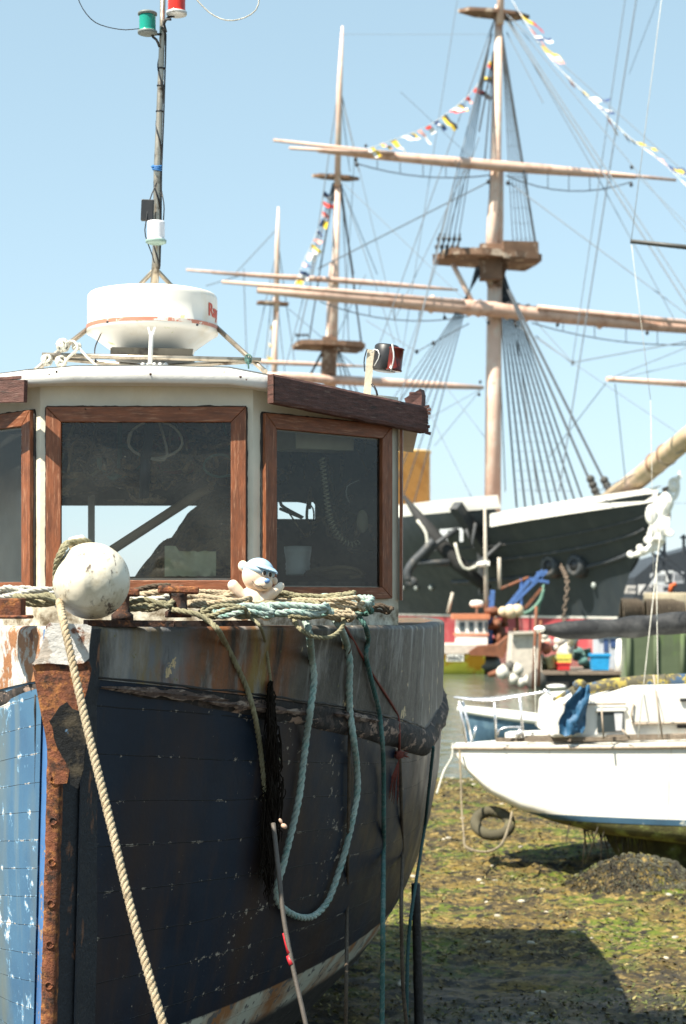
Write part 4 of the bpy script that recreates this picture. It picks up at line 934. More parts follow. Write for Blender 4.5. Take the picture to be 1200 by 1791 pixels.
# seaweed hanging on the lines
q = MB(); rnd = random.Random(8)
for k in range(520):
    y0_ = rnd.uniform(1190, 1520); x = rnd.gauss(table([(1190, 474), (1300, 480), (1420, 476), (1520, 470)], y0_), table([(1190, 1.5), (1270, 4), (1380, 7), (1460, 6), (1520, 3)], y0_)); p = on_hull(x, y0_, .012 + rnd.random() * .03)
    if p is None: continue
    L_ = rnd.uniform(.04, .2) * (1 if y0_ < 1440 else .8); a_ = rnd.uniform(-.06, .03)
    q.tube([p] + [p + V((a_ * .3 * j / 5 + rnd.uniform(-.009, .009), -.004 + rnd.uniform(-.008, .006), -L_ * j / 5)) for j in range(1, 6)], [.0026, .003, .0022, .003, .0018, .0006], 4)
tag(q.build('seaweed_clump', WEED, None, base=on_hull(478, 1500)), 'black seaweed clump draped over the thin line on the dark hull', 'seaweed')
q = MB(); q.ball(P(497, 1445, 5.98), (.012, .01, .009), 10, 12, Matrix.Rotation(.6, 3, 'Y')); q.ball(P(491, 1436, 5.99), (.006, .005, .01), 8, 8, Matrix.Rotation(-.5, 3, 'Y'))
tag(q.build('cork_float', mat('peach_float', (.55, .36, .26), .6), None, base=P(497, 1449, 5.98)), 'tiny peach coloured float caught in the seaweed clump', 'float')
# coils piled on the foredeck
rnd = random.Random(21)
spec = [('coil_of_rope', R_TAN, .0095, 'tan'), ('coil_of_rope', R_TEALW, .0125, 'pale teal'), ('coil_of_rope', R_OLIVE, .0085, 'olive'), ('coil_of_rope', R_WHITE, .008, 'off-white')]
def coil(cx, cy, Yc, rx, rd, loops, r, m, lab, seed, tall=10):
    rg = random.Random(seed); pts = []
    n_ = int(loops * 9)
    for i in range(n_):
        a_ = i / 9 * 2 * math.pi; k = 1 + rg.uniform(-.16, .16)
        pts.append(P(cx, cy, Yc) + V((rx * k * math.cos(a_), rd * k * math.sin(a_), max(0, .010 * i / 9 + rg.uniform(-.004, .028)))))
    q = MB(); q.rope(pts, r, r * 7); return tag(q.build('coil_of_rope', m, None, base=P(cx, cy + 12, Yc)), lab, 'rope coil', 'rope coils on the foredeck')
coil(560, 1070, 6.45, .145, .10, 3.2, .0095, R_TAN, 'tan rope coil on the rail above the long loop', 1)
coil(590, 1066, 6.7, .12, .12, 2.6, .013, R_TEALW, 'pale teal coil nearest the wheelhouse starboard window', 2)
coil(615, 1078, 6.78, .07, .09, 3, .0115, mat('green_rope', (.10, .26, .22), .9, [((.28, .36, .30), 25, .5, .6)], bump=.8, bscale=200), 'dark green coil at the right end of the rope heap', 3)
coil(450, 1074, 6.25, .20, .06, 2.5, .0085, R_OLIVE, 'olive coil in front of the toy bear', 4)
coil(500, 1080, 6.15, .16, .05, 2.2, .012, R_TEALW, 'flat pale teal coil lying along the rail below the toy bear', 5)
coil(380, 1068, 6.1, .12, .08, 2.5, .009, R_TAN, 'tan coil between the flat cleat and the toy bear', 6)
coil(270, 1062, 6.15, .10, .09, 3, .011, R_WHITE, 'off-white coil between the ball fender and the flat cleat', 7)
coil(70, 1060, 6.0, .09, .10, 2.2, .010, R_OLIVE, 'olive coil left of the ball fender on the port deck', 8)
coil(258, 1044, 6.5, .13, .06, 2, .010, R_BROWN, 'dark brown coil under the middle window', 9)
coil(420, 1080, 6.05, .11, .05, 2.4, .0105, R_TEALW, 'pale teal coil under the left arm of the toy bear', 10)
coil(530, 1058, 6.6, .17, .07, 3, .0095, R_OLIVE, 'olive coil against the starboard window corner', 11)
coil(575, 1086, 6.35, .09, .05, 2.4, .010, R_TAN, 'small tan coil lapping over the rail edge', 12)
coil(340, 1054, 6.35, .14, .07, 2.6, .0085, R_TAN, 'tan coil behind the flat cleat', 13)
coil(250, 1070, 5.95, .10, .05, 2.6, .010, R_OLIVE, 'olive coil packed between the two cleats', 14)
coil(262, 1058, 6.25, .16, .07, 2.8, .012, R_TAN, 'thick tan coil behind the ball fender', 15)
coil(60, 1048, 6.3, .15, .08, 2.6, .010, R_WHITE, 'off-white coil left of the ball fender against the wheelhouse', 16)
coil(395, 1082, 5.98, .08, .035, 2, .008, R_OLIVE, 'small olive coil just right of the flat cleat', 17)
coil(660, 1074, 7.2, .06, .05, 2, .008, R_BROWN, 'small brown coil at the starboard corner of the wheelhouse', 18)
hang('orange_twine', [(350, 1064, 6.0), (400, 1063, 6.05), (450, 1060, 6.1), (500, 1064, 6.15), (530, 1072, 6.2)], .004, mat('orange_cord', (.45, .15, .05), .8), 'thin orange cord across the coils below the toy bear', plain=True)
hang('tan_bight', [(505, 1058, 6.4), (520, 1048, 6.45), (545, 1052, 6.4), (562, 1068, 6.3), (545, 1080, 6.2), (505, 1078, 6.15)], .009, R_OLIVE, 'olive bight of rope standing up from the heap', pitch=.06)
hang('tan_bight', [(512, 1070, 6.3), (520, 1095, 6.22), (545, 1112, 6.2), (575, 1115, 6.25), (597, 1100, 6.3), (600, 1080, 6.36), (580, 1064, 6.45)], .0088, R_OLIVE, 'olive bight of rope drooping over the rail edge', pitch=.06)
q = MB(); q.beam(P(150, 1090, 5.72), P(300, 1091, 5.86), .05, .022); q.beam(P(300, 1091, 5.86), P(440, 1090, 6.06), .05, .020)
tag(q.build('deck_edge_strip', DRUST, boat), 'rusty strip along the edge of the foredeck')
# leaf litter and weed on deck
q = MB()
for k in range(500):
    x = rnd.uniform(0, 690); Y = rnd.uniform(5.75, 6.5); p = P(x, 1080, Y); p.z = 2.485 + rnd.random() * .01
    s_, b_ = inv(p)
    if abs(b_) > hb(s_, 2.45) - .08: continue
    d_ = V((rnd.uniform(-1, 1), rnd.uniform(-1, 1), rnd.uniform(-.3, 1))).normalized() * rnd.uniform(.008, .028); e_ = d_.orthogonal().normalized() * .004
    q.add([p - d_, p + e_, p + d_, p - e_], [(0, 1, 2, 3)])
tag(q.build('deck_debris', KELP, None, base=(-.6, 6.3, 2.47), recalc=False), 'dead weed and litter on the foredeck', kind='stuff')
# dark mooring post beyond the hull
q = MB(); c0 = P(727, 1545, 9.0); c1 = V((c0.x + .03, 9.0, -.1)); q.tube([c0 + (c1 - c0) * (i / 12) + V((.01 * fbm(i, 1, 1), 0, 0)) for i in range(13)], [.024 + .014 * abs(fbm(i * .9, 2, 2)) for i in range(13)], 10)
tag(q.build('mooring_post', mat('wet_timber', (.02, .017, .014), .5, bump=1), None, base=V((c0.x, 9.0, 0))), 'dark wet timber post standing in the mud behind the hull', 'post')
# ================================================================== the black warship
MAST = mat('mast_buff', (.74, .53, .42), .55, [((.72, .60, .50), 1.0, .5, .6), ((.40, .22, .14), 3, .62, .70)], vary=.06, vscale=1)
SPARM = mat('spar_buff', (.68, .47, .37), .55, [((.42, .24, .17), 1.5, .5, .7)], vary=.08, vscale=1)
TOPM = mat('top_brown', (.20, .115, .07), .7, [((.45, .36, .28), .9, .56, .62)], vary=.2, vscale=1)
TAR = mat('tarred_rigging', (.045, .055, .065), .8)
LROPE = mat('running_rigging', (.16, .19, .22), .8)
SHIPB = mat('ship_black', (.028, .036, .043), .45, [((.045, .052, .055), .7, .5, .7, (1, 1, .25))], bump=.2, bscale=3, vary=.1, vscale=.5)
SHIPW = mat('ship_white', (.80, .78, .72), .5, [((.55, .50, .42), 1, .58, .7)], vary=.04)
SHIPR = mat('ship_red', (.42, .065, .075), .55, [((.55, .22, .20), .5, .5, .7)], vary=.1, vscale=.4)
BUFF = mat('funnel_buff', (.92, .60, .22), .5, [((.55, .25, .06), .6, .5, .7)], vary=.06)
IRON = mat('black_iron', (.05, .055, .06), .6, [((.12, .11, .10), 2, .55, .65)])
def SC(s, b, z): return V((14.73 - .235 * s - .972 * b, 92 + .972 * s - .235 * b, z))
def fo(z): return table([(-1, 0), (1.6, .0), (4, 1.6), (5.6, 3.4), (7, 5.2), (7.9, 6.3), (9, 7)], z)
def sb(s, z):
    t = smooth(0, 8, z); Bm = lerp(7.8, 8.6, t); p = lerp(1.5, 2.3, t); Lb = lerp(44, 34, t)
    q_ = max(0, min(1, (s + fo(z)) / Lb)); b = Bm * (1 - (1 - q_) ** p)
    if s > 75: b *= 1 - .5 * ((s - 75) / 35) ** 2
    return b
ship = thing('sailing_warship', 'black hulled three masted warship with red waterline and buff funnel moored across the harbour', 'warship', SC(40, 0, -.16))
def shipshell(z0, z1fn, m, name, out=0, s0_=None, s1_=108, nz_=14, lab=None, sides=(1, -1)):
    q = MB()
    for sg in sides:
        rows = []
        for j in range(nz_ + 1):
            row = []
            for i in range(56):
                u_ = (i / 55) ** 1.6
                sst = lambda z: (-fo(z) if s0_ is None else s0_)
                # iterate z with s
                s = lerp(-6 if s0_ is None else s0_, s1_, u_); ztop = z1fn(s); zbtm = z0(s) if callable(z0) else z0
                z = lerp(zbtm, ztop, j / nz_)
                s = lerp(sst(z), s1_, u_)
                row.append(SC(s, sg * (sb(s, z) + out), z))
            rows.append(row)
        q.grid(rows)
    return tag(q.build(name, m, ship), lab)
def ztop(s): return lerp(8.0, 7.0, smooth(-6, 4.5, s)) if s < 5.2 else 7.75
shipshell(1.70, ztop, SHIPB, 'black_topsides', nz_=16)
shipshell(1.60, lambda s: 1.72, SHIPW, 'white_waterline', out=.03, nz_=1)
shipshell(-.8, lambda s: 1.62, SHIPR, 'red_boot_topping', nz_=4)
q = MB(); q.grid([[SC(s, sg * (sb(s, 7.3) - .1), 7.1) for s in range(-4, 108, 4)] for sg in (-1, 0, 1)]); q.build('upper_deck', TOPM, ship)
shipshell(lambda s: 7.72, lambda s: 8.45, SHIPW, 'hammock_rail', out=.02, s0_=4.6, nz_=2, lab='long white rail above the black side')
q = MB()
for sg in (1, -1):
    rows = []
    for j, (zz, oo) in enumerate(((0, .10), (0, .16), (1, .16), (1, -.1))):
        rows.append([SC(lerp(-6.1, 5.6, i / 20), sg * (max(sb(lerp(-6.1, 5.6, i / 20), 7.4), .25) + oo), lerp(7.62, 6.72, (i / 20)) + .72 * zz) for i in range(21)])
    q.grid(rows, sm=False)
tag(q.build('bow_rail', SHIPW, ship), 'white bulwark strip sweeping up to the figurehead')
for zz, r_ in ((6.0, .06), (5.2, .09), (4.1, .13)):
    q = MB()
    for sg in (1, -1): q.tube([SC(s, sg * (sb(s, z_) + .02), z_) for s, z_ in [(lerp(-fo(zz + 1.1) + .3, 14, (i / 20) ** 1.3), zz + 1.1 - 1.5 * (1 - (1 - i / 20) ** 2)) for i in range(21)]], r_, 8)
    q.build('head_moulding', IRON, ship)
# hawse pipes
def onship(px, z):
    best = None
    for i in range(600):
        s = -6 + i * .05; p = SC(s, sb(s, z), z); x = CX + F * p.x / p.y
        if best is None or abs(x - px) < best[0]: best = (abs(x - px), p, s)
    return best[1]
for px_ in (966, 1012):
    c = onship(px_, 4.5); nrm = V((-.80, -.6, .0)).normalized()
    q = MB(); q.lathe([(.30, .35), (.46, .42), (.60, .35), (.66, .1), (.7, -.3)], c, nrm, n=24); h_ = q.build('hawse_pipe', IRON, ship)
    q = MB(); q.lathe([(.0, .36), (.33, .36), (.33, .2)], c, nrm, n=20); q.build('hawse_opening', BLACKP, h_)
q = MB(); pts = [onship(995, 4.5) + V((-.5, -.5, 0)), P(992, 1020, 91), P(986, 1085, 90.5), P(984, 1142, 90)]
cl = spline(pts, .26)
for i in range(len(cl) - 1):
    a_, b_ = cl[i], cl[i + 1]; m0 = (a_ + b_) / 2; t_ = (b_ - a_).normalized(); w_ = V((1, 0, 0)) if i % 2 else V((0, 1, 0)); w_ = (w_ - t_ * w_.dot(t_)).normalized()
    q.tube([m0 + t_ * .19 * math.cos(k * .785) + w_ * .10 * math.sin(k * .785) for k in range(9)], .04, 5)
tag(q.build('anchor_chain', mat('chain_rust', (.16, .12, .09), .8), None, base=cl[-1]), 'brown anchor chain hanging from the warship hawse pipe into the water', 'chain')
# ports as pale panels with daylight painted in, scuttles
q = MB()
for a_, b_ in ((771, 785), (806, 812)):
    p0, p1 = onship(a_, 6.6), onship(b_, 6.6); o_ = V((-.08, -.10, 0))
    q.add([p0 + o_ + V((0, 0, -.6)), p1 + o_ + V((0, 0, -.6)), p1 + o_ + V((0, 0, .75)), p0 + o_ + V((0, 0, .75))], [(0, 1, 2, 3)])
p0, p1 = onship(785, 6.6), onship(806, 6.6); q.add([p0 + o_ + V((0, 0, .1)), p1 + o_ + V((0, 0, .1)), p1 + o_ + V((0, 0, .72)), p0 + o_ + V((0, 0, .72))], [(0, 1, 2, 3)])
q.build('port_opening', mat('painted_port_light', (.55, .58, .60), .6), ship, recalc=False)
SCG = mat('scuttle_glass', (.35, .38, .36), .4)
for x in (706, 730, 756, 1040): q = MB(); c = onship(x, 3.4); q.ball(c + V((-.05, -.05, 0)), (.16, .16, .2), 6, 8); q.build('scuttle', SCG, ship)
# funnel
c = P(715, 900, 130); q = MB(); q.lathe([(1.62, -1), (1.62, 4.6), (1.70, 4.62), (1.70, 4.8), (1.45, 4.82), (1.45, 3)], c, n=40); fu = tag(q.build('funnel', BUFF, ship), 'cylindrical buff yellow funnel')
# bowsprit
q = MB(); q.tube([P(1060, 880, 93), P(1120, 835, 88), P(1200, 768, 82), P(1330, 660, 74)], [.52, .52, .50, .42], 20); bow = tag(q.build('bowsprit', mat('bowsprit_buff', (.56, .42, .26), .5, [((.7, .5, .4), 1, .5, .7)]), ship), 'thick buff bowsprit rising to the right')
for t_ in (.45, .58): q = MB(); p = P(1060, 880, 93).lerp(P(1200, 768, 82), t_ + .2); q.lathe([(.54, -.1), (.58, 0), (.54, .1)], p, (P(1200, 768, 82) - P(1060, 880, 93)).normalized(), n=18); q.build('bowsprit_band', TOPM, bow)
for pts, r_ in (([P(1062, 663, 80), P(1260, 676, 84)], .12), ([P(1103, 421, 0.1 + 17.2)] * 0, 0)):
    if pts: q = MB(); q.cyl(pts[0], pts[1], r_, 10, r_ * 1.3); q.build('whisker_boom', SPARM, bow)
# figurehead
q = MB(); fc_ = P(1160, 905, 86)
def fp(x, y_, Y=85.6): return P(x, y_, Y)
def limb(pts, rr_, n=12, wob=.03):
    n_ = len(pts); cl = spline(pts, .06); q.tube(cl, [table([(i / (n_ - 1), r) for i, r in enumerate(rr_)], k / (len(cl) - 1)) + wob * noise.noise(cl[k] * 3) for k in range(len(cl))], n)
limb([fp(1147, 945), fp(1150, 925), fp(1153, 905), fp(1160, 888), fp(1168, 870), fp(1173, 862)], [.50, .46, .34, .40, .46, .20])      # trunk
q.ball(fp(1177, 852), (.20, .22, .27), 12, 14)                                                                                       # head
limb([fp(1171, 856), fp(1173, 843), fp(1181, 838), fp(1187, 845)], [.06, .12, .12, .05], wob=.0)                                      # helmet crest
limb([fp(1170, 872), fp(1180, 870), fp(1186, 856), fp(1186, 838)], [.16, .12, .10, .08], wob=.0)                                              # raised arm
limb([fp(1187, 838), fp(1189, 822)], [.10, .04]); limb([fp(1181, 836), fp(1193, 834)], [.05, .05])
limb([fp(1163, 874), fp(1150, 880), fp(1143, 895), fp(1152, 905)], [.19, .17, .14, .12])                                              # bent arm
q.ball(fp(1139, 900, 85.2), (.30, .12, .52), 12, 16)                                                                                  # shield
for k in range(7): limb([fp(1146 + k * 4, 905, 85.3), fp(1142 + k * 4.4, 925, 85.2), fp(1137 + k * 5.4, 946 - k * 2, 85.3)], [.08, .11, .07], 8)   # kilt folds
limb([fp(1144, 940), fp(1138, 958), fp(1122, 966), fp(1108, 972)], [.20, .17, .22, .10]); limb([fp(1160, 938), fp(1152, 955), fp(1140, 963)], [.18, .15, .10])
for cx_, cy_, r0_ in ((1103, 969, 6), (1120, 958, 7), (1133, 944, 7), (1170, 930, 8)):                                                # scrolls
    q.tube([fp(cx_ + r0_ * (1 - i / 22) * math.cos(i * .5), cy_ + r0_ * (1 - i / 22) * math.sin(i * .5), 85.2) for i in range(20)], .075, 6)
fg = q.build('figurehead', mat('carved_white', (.82, .80, .74), .5, [((.55, .40, .15), 3, .64, .7), ((.35, .36, .30), 4, .62, .72)], vary=.04), ship)
rm = fg.modifiers.new('merge', 'REMESH'); rm.mode = 'VOXEL'; rm.voxel_size = .035; rm.use_smooth_shade = True
tag(fg, 'white carved warrior figure over gilt scrollwork')

# masts: spars are placed between photo points at their real distance
YF, YM, YZ = 112.0, 154.0, 182.0
def pole(name, pts, ws, m, parent, lab=None, n=14):
    q = MB(); q.tube([P(*p) for p in pts], [w / F * p[2] / 2 for w, p in zip(ws, pts)], n); return tag(q.build(name, m, parent), lab)
HD = math.atan2(-.235, -.972)
def platform(name, px_, py_, Y, hw, hd, th, parent, m=TOPM, shape=None):
    c = P(px_, py_, Y); ex_ = V((.97, .24, 0)); ey_ = V((-.235, .972, 0))
    sh = shape or [(-1, -.35), (-.9, -.75), (-.35, -1), (.35, -1), (.95, -.75), (1, -.2), (1, .8), (-.95, .8)]
    tl = V((0, 0, -.02))
    q = MB(); q.prism([c + ex_ * (x * hw) + ey_ * (y_ * hd) + V((0, 0, -x * hw * .022)) for x, y_ in sh], (0, 0, -th)); o_ = q.build(name, m, parent)
    return o_
fore = pole('foremast', [(861, 1000, YF), (863, 700, YF), (866, 430, YF)], [29, 28, 25], MAST, ship, 'foremast, tallest in view', 18)
pole('topmast', [(857, 470, YF - .6), (862, 380, YF - .4), (868, 280, YF), (873, 10, YF)], [20, 20, 17, 14], MAST, fore)
pole('lower_masthead', [(868, 470, YF + .5), (871, 380, YF + .5), (873, 292, YF + .4)], [22, 20, 16], MAST, fore)
pole('topgallant_mast', [(875, 42, YF - .5), (877, -90, YF - .5)], [13, 10], MAST, fore)
platform('fore_top', 852, 448, YF, 3.3, 2.4, .42, fore); 
q = MB(); q.beam(P(880, 436, YF - 2.2), P(941, 438, YF - 1.2), .2, 1.1); q.beam(P(757, 450, YF - 1.6), P(846, 437, YF - 2), .2, .35); q.build('top_rail', TOPM, fore)
q = MB()
for x0_, y0_, x1_, y1_ in ((845, 460, 858, 500), (884, 462, 872, 500)): q.beam(P(x0_, y0_, YF - .5), P(x1_, y1_, YF - .5), .5, .35)
q.beam(P(858, 428, YF - 1), P(858, 490, YF - 1), 1.4, .9, up=(0, 1, 0)); q.build('masthead_fitting', TOPM, fore)
platform('crosstrees', 865, 22, YF, 2.35, 1.1, .22, fore, shape=[(-1.05, .1), (-.8, -.5), (-.2, -.7), (.5, -.7), (1.0, -.2), (.6, .6), (-.5, .6)])
def yard(parent, pl, pc, pr, w, name='yard', m=SPARM):
    q = MB(); A_, C_, B_ = P(*pl), P(*pc), P(*pr)
    pts = [A_, A_.lerp(C_, .3), A_.lerp(C_, .7), C_, C_.lerp(B_, .3), C_.lerp(B_, .7), B_]; r_ = w / F * pc[2] / 2
    q.tube(pts, [r_ * .42, r_ * .74, r_ * .95, r_, r_ * .95, r_ * .74, r_ * .42], 14); y_o = q.build(name, m, parent)
    return y_o
ylow = yard(fore, (450, 507, YF - 4.5), (862, 541, YF - 1.2), (1275, 583, YF + 3), 27)
q = MB()
for x in (822, 838, 888, 905, 922, 755, 1050): y__ = table([(450, 507), (862, 541), (1275, 583)], x); q.lathe([(.52, -.14), (.60, 0), (.52, .14)], P(x, y__, lerp(YF - 4.5, YF + 3, (x - 450) / 825)), (1, .2, -.08), n=16)
q.build('yard_band', MAST, ylow)
pole('studding_sail_boom', [(388, 493, YF - 5), (600, 510, YF - 3.6), (812, 529, YF - 2)], [6, 9, 9], SPARM, fore)
pole('studding_sail_boom', [(940, 537, YF - 1), (1080, 552, YF + .5), (1290, 572, YF + 2)], [8, 9, 9], SPARM, fore)
yard(fore, (556, 263, YF - 3), (869, 290, YF - 1), (1112, 309, YF + 2), 19)
pole('studding_sail_boom', [(478, 245, YF - 4), (640, 264, YF - 3), (690, 268, YF - 2.5)], [5, 8, 6], SPARM, fore)
pole('studding_sail_boom', [(506, 259, YF - 4.4), (660, 268, YF - 3.2)], [5, 8], SPARM, fore)
pole('studding_sail_boom', [(1050, 302, YF + 1), (1182, 315, YF + 2.4)], [7, 5], SPARM, fore)
pole('gaff_jaw', [(792, 462, YF - 1), (826, 528, YF - 1.5)], [9, 9], MAST, fore)
main = pole('mainmast', [(575, 720, YM), (578, 640, YM), (584, 480, YM), (585, 460, YM)], [24, 23, 19, 16], MAST, ship, 'mainmast, middle of the three')
pole('topmast', [(583, 620, YM - .6), (586, 480, YM - .4), (591, 300, YM)], [15, 13, 12], MAST, main)
pole('topgallant_mast', [(590, 325, YM - .5), (594, 150, YM - .5), (599, 46, YM - .5)], [11, 10, 4], MAST, main)
platform('main_top', 575, 602, YM, 3.1, 2.4, .4, main)
q = MB(); q.beam(P(588, 604, YM - 2), P(634, 606, YM - 1), .2, .9); q.beam(P(516, 602, YM - 1.6), P(566, 598, YM - 2), .2, .35); q.build('top_rail', TOPM, main)
q = MB(); q.beam(P(577, 590, YM - 1), P(574, 655, YM - 1), 1.3, .9, up=(0, 1, 0)); q.build('masthead_fitting', TOPM, main)
platform('crosstrees', 588, 308, YM, 2.1, 1.0, .25, main, shape=[(-1.05, .1), (-.8, -.5), (-.2, -.7), (.5, -.7), (1.0, -.2), (.6, .6), (-.5, .6)])
yard(main, (462, 655, YM - 3), (577, 664, YM - 1), (845, 678, YM + 4), 17)
yard(main, (372, 477, YM - 4), (587, 490, YM - 1), (800, 507, YM + 3), 10)
pole('studding_sail_boom', [(326, 472, YM - 5), (430, 481, YM - 4)], [4, 6], SPARM, main)
miz = pole('mizzenmast', [(479, 700, YZ), (483, 520, YZ)], [11, 9], MAST, ship, 'mizzenmast, smallest and farthest')
pole('topmast', [(484, 545, YZ - .5), (485, 428, YZ - .5), (487, 362, YZ - .5)], [9, 8, 3], MAST, miz)
platform('crosstrees', 477, 529, YZ, 1.7, .9, .22, miz)
yard(miz, (380, 628, YZ), (479, 634, YZ - 1), (640, 641, YZ + 2), 8)

nline = 0
def line(a_, b_, w=1.6, par=None, m=None, sag=0.0, name='stay'):
    A_, B_ = P(*a_), P(*b_); n_ = 9 if sag else 2
    pts = [A_.lerp(B_, i / (n_ - 1)) + V((0, 0, -sag * 4 * (i / (n_ - 1)) * (1 - i / (n_ - 1)))) for i in range(n_)]
    w *= 1.3; q = MB(); q.tube(pts, [w / F * lerp(a_[2], b_[2], i / (n_ - 1)) / 2 for i in range(n_)], 5, cap=False); return q.build(name, m or LROPE, par or ship)
for i in range(9):      # lower shrouds
    line((870 + i, 470, YF), (904 + i * 15, 888, YF + 2 - i * .3), 2.7, fore, TAR, name='shroud')
for i in range(7): line((848 - i * 2.5, 466, YF - 1), (575 + i * 24, 900, YF - 6 + i * .3), 1.6, fore, TAR, name='shroud')
for x in (1036, 1062): line((874, 474, YF), (x, 852, 97), 3.6, fore, TAR, name='forestay')
for i in range(5): line((861 - i * .5, 60, YF), (762 + i * 9, 442, YF - 2), 1.3, fore, TAR, name='topmast_shroud')
for i in range(6): line((877, 55, YF), (898 + i * 8, 436, YF - 1), 1.2 + (i == 5) * 2.4, fore, TAR, name='topmast_shroud')
for i in range(3): line((864, 90, YF), (838 + i * 9, 230 + i * 60, YF - 1), 2.4 - i * .4, fore, TAR, name='futtock_shroud')
for a_, b_, w in (((866, 30, YF), (650, 640, YF - 4), 1.4), ((866, 30, YF), (700, 700, YF - 4), 1.5), ((866, 30, YF), (716, 640, YF - 4), 1.5), ((866, 30, YF), (736, 560, YF - 4), 1.3),
                  ((884, 32, YF), (1222, 566, 88), 2.4), ((886, 28, YF), (1240, 572, 87), 1.8), ((888, 24, YF), (1230, 440, 84), 1.2), ((880, 20, YF), (1230, 330, 84), 1.2),
                  ((1116, -20, 100), (978, 860, 100), 1.9), ((1096, -20, 100), (1036, 400, 100), 1.3), ((1036, 400, 100), (1000, 640, 100), 1.2), ((800, 0, YF), (700, 640, YF - 3), 1.0), ((1112, 305, YF), (1210, 400, YF - 8), 1.0),
                  ((889, 318, YF), (1210, 556, 96), 1.5), ((855, 318, YF), (556, 470, YM), 1.8), ((938, 588, YF), (1000, 634, 106), 1.8), ((1002, 634, 106), (1230, 592, 96), 1.6), ((935, 560, YF), (1002, 634, 106), 1.2),
                  ((820, 566, YF), (729, 615, 115), 1.5), ((729, 615, 115), (640, 560, 130), 1.2), ((1076, 672, 80), (1095, 850, 86), 1.2), ((1060, 670, 80), (960, 800, 94), 1.2), ((1072, 660, 80), (1220, 600, 78), 1.2), ((1092, 660, 80), (1230, 628, 78), 1.1),
                  ((760, 600, YF), (640, 760, YM), 1.0), ((842, 680, YM), (760, 780, YM), 1.1), ((842, 680, YM), (700, 760, YM), 1.0), ((735, 690, YM), (830, 880, YF), 1.1), ((752, 640, YM), (860, 780, YF), 1.0), ((872, 560, YF), (884, 860, YF), 1.6), ((900, 560, YF), (940, 862, YF), 1.4),
                  ((1210, 880, 88), (1010, 880, 92), .8), ((1195, 788, 82), (1045, 860, 92), 1.4), ((850, 300, YF), (700, 160, YF), .7), ((890, 560, YF), (1190, 760, 84), 1.0), ((1158, -20, 90), (1100, 130, 96), .8)):
    line(a_, b_, w, fore if a_[2] > 100 else ship, name='stay')
for x0_, y0_, x1_, y1_ in ((886, 56, 950, 180), (878, 16, 1040, 300), (1040, 300, 1180, 560), (838, 240, 705, 640), (826, 270, 690, 560)): line((x0_, y0_, YF), (x1_, y1_, YF - 3), 1.2, fore, name='backstay')
# footropes and their stirrups
for (x0_, y0_, x1_, y1_, dd) in ((620, 285, 860, 306, .5), (885, 307, 1105, 318, .8), (560, 528, 820, 553, .7), (930, 565, 1260, 600, .6)):
    line((x0_, y0_, YF - 1), (x1_, y1_, YF), 1.6, fore, TAR, sag=dd, name='footrope')
    for k in range(1, 6):
        t_ = k / 6; x = lerp(x0_, x1_, t_); y__ = lerp(y0_, y1_, t_); line((x, y__ - 8, YF - .5), (x, y__ + dd * 4 * t_ * (1 - t_) * 26.8, YF - .5), 1.2, fore, TAR, name='stirrup')
for a_, b_, w in (((592, 155, YM), (545, 480, YM - 2), 1.6), ((594, 155, YM), (628, 300, YM - 2), 1.5), ((594, 155, YM), (612, 300, YM), 1.2), ((586, 320, YM), (560, 470, YM - 2), 2.2), ((584, 320, YM), (540, 598, YM - 2), 2), ((583, 320, YM), (520, 598, YM - 2), 1.8), ((582, 320, YM), (500, 640, YM - 2), 1.3),
                  ((593, 320, YM), (618, 480, YM), 2.6), ((596, 322, YM), (632, 600, YM), 2.6), ((598, 322, YM), (610, 600, YM), 1.4), ((600, 330, YM), (660, 480, YM), 1.1), ((600, 330, YM), (690, 600, YM - 5), 1.2), ((590, 612, YM), (620, 700, YM), 2), ((592, 612, YM), (640, 720, YM), 1.8), ((588, 612, YM), (606, 700, YM), 1.8), ((566, 614, YM), (520, 700, YM), 2.2), ((564, 614, YM), (540, 660, YM), 2),
                  ((594, 150, YM), (700, 600, YM - 6), 1.0), ((590, 310, YM), (850, 560, YF + 4), 1.0), ((505, 540, YM), (620, 640, YM), 1.0), ((600, 60, YM), (868, 60, YF), .6), ((640, 480, YM), (560, 650, YM), 1.0), ((620, 275, YF), (600, 600, YM), .9)):
    line(a_, b_, w, main, TAR if w > 1.9 else LROPE, name='shroud' if w > 1.9 else 'stay')
for a_, b_ in (((486, 430, YZ), (462, 640, YZ)), ((486, 430, YZ), (440, 640, YZ)), ((487, 430, YZ), (516, 640, YZ)), ((486, 540, YZ), (498, 650, YZ)), ((482, 540, YZ), (466, 650, YZ)), ((485, 400, YZ), (410, 480, YZ)), ((420, 482, YM - 4), (360, 500, YM - 4)), ((426, 470, YM), (432, 640, YM))): line(a_, b_, 1.3, miz, name='stay')
# ratlines on the nearer shrouds
for k in range(22):
    y__ = 500 + k * 17; t_ = (y__ - 470) / 402.; line((870 + 34 * t_ + 2, y__, YF), (878 + (904 + 8 * 13 - 878) * t_, y__ + 2, YF), .7, fore, name='ratline')
for k in range(12):
    y__ = 120 + k * 27; t_ = (y__ - 55) / 381.; line((877 + 21 * t_, y__, YF), (877 + 61 * t_, y__ + 1, YF), .6, fore, name='ratline')
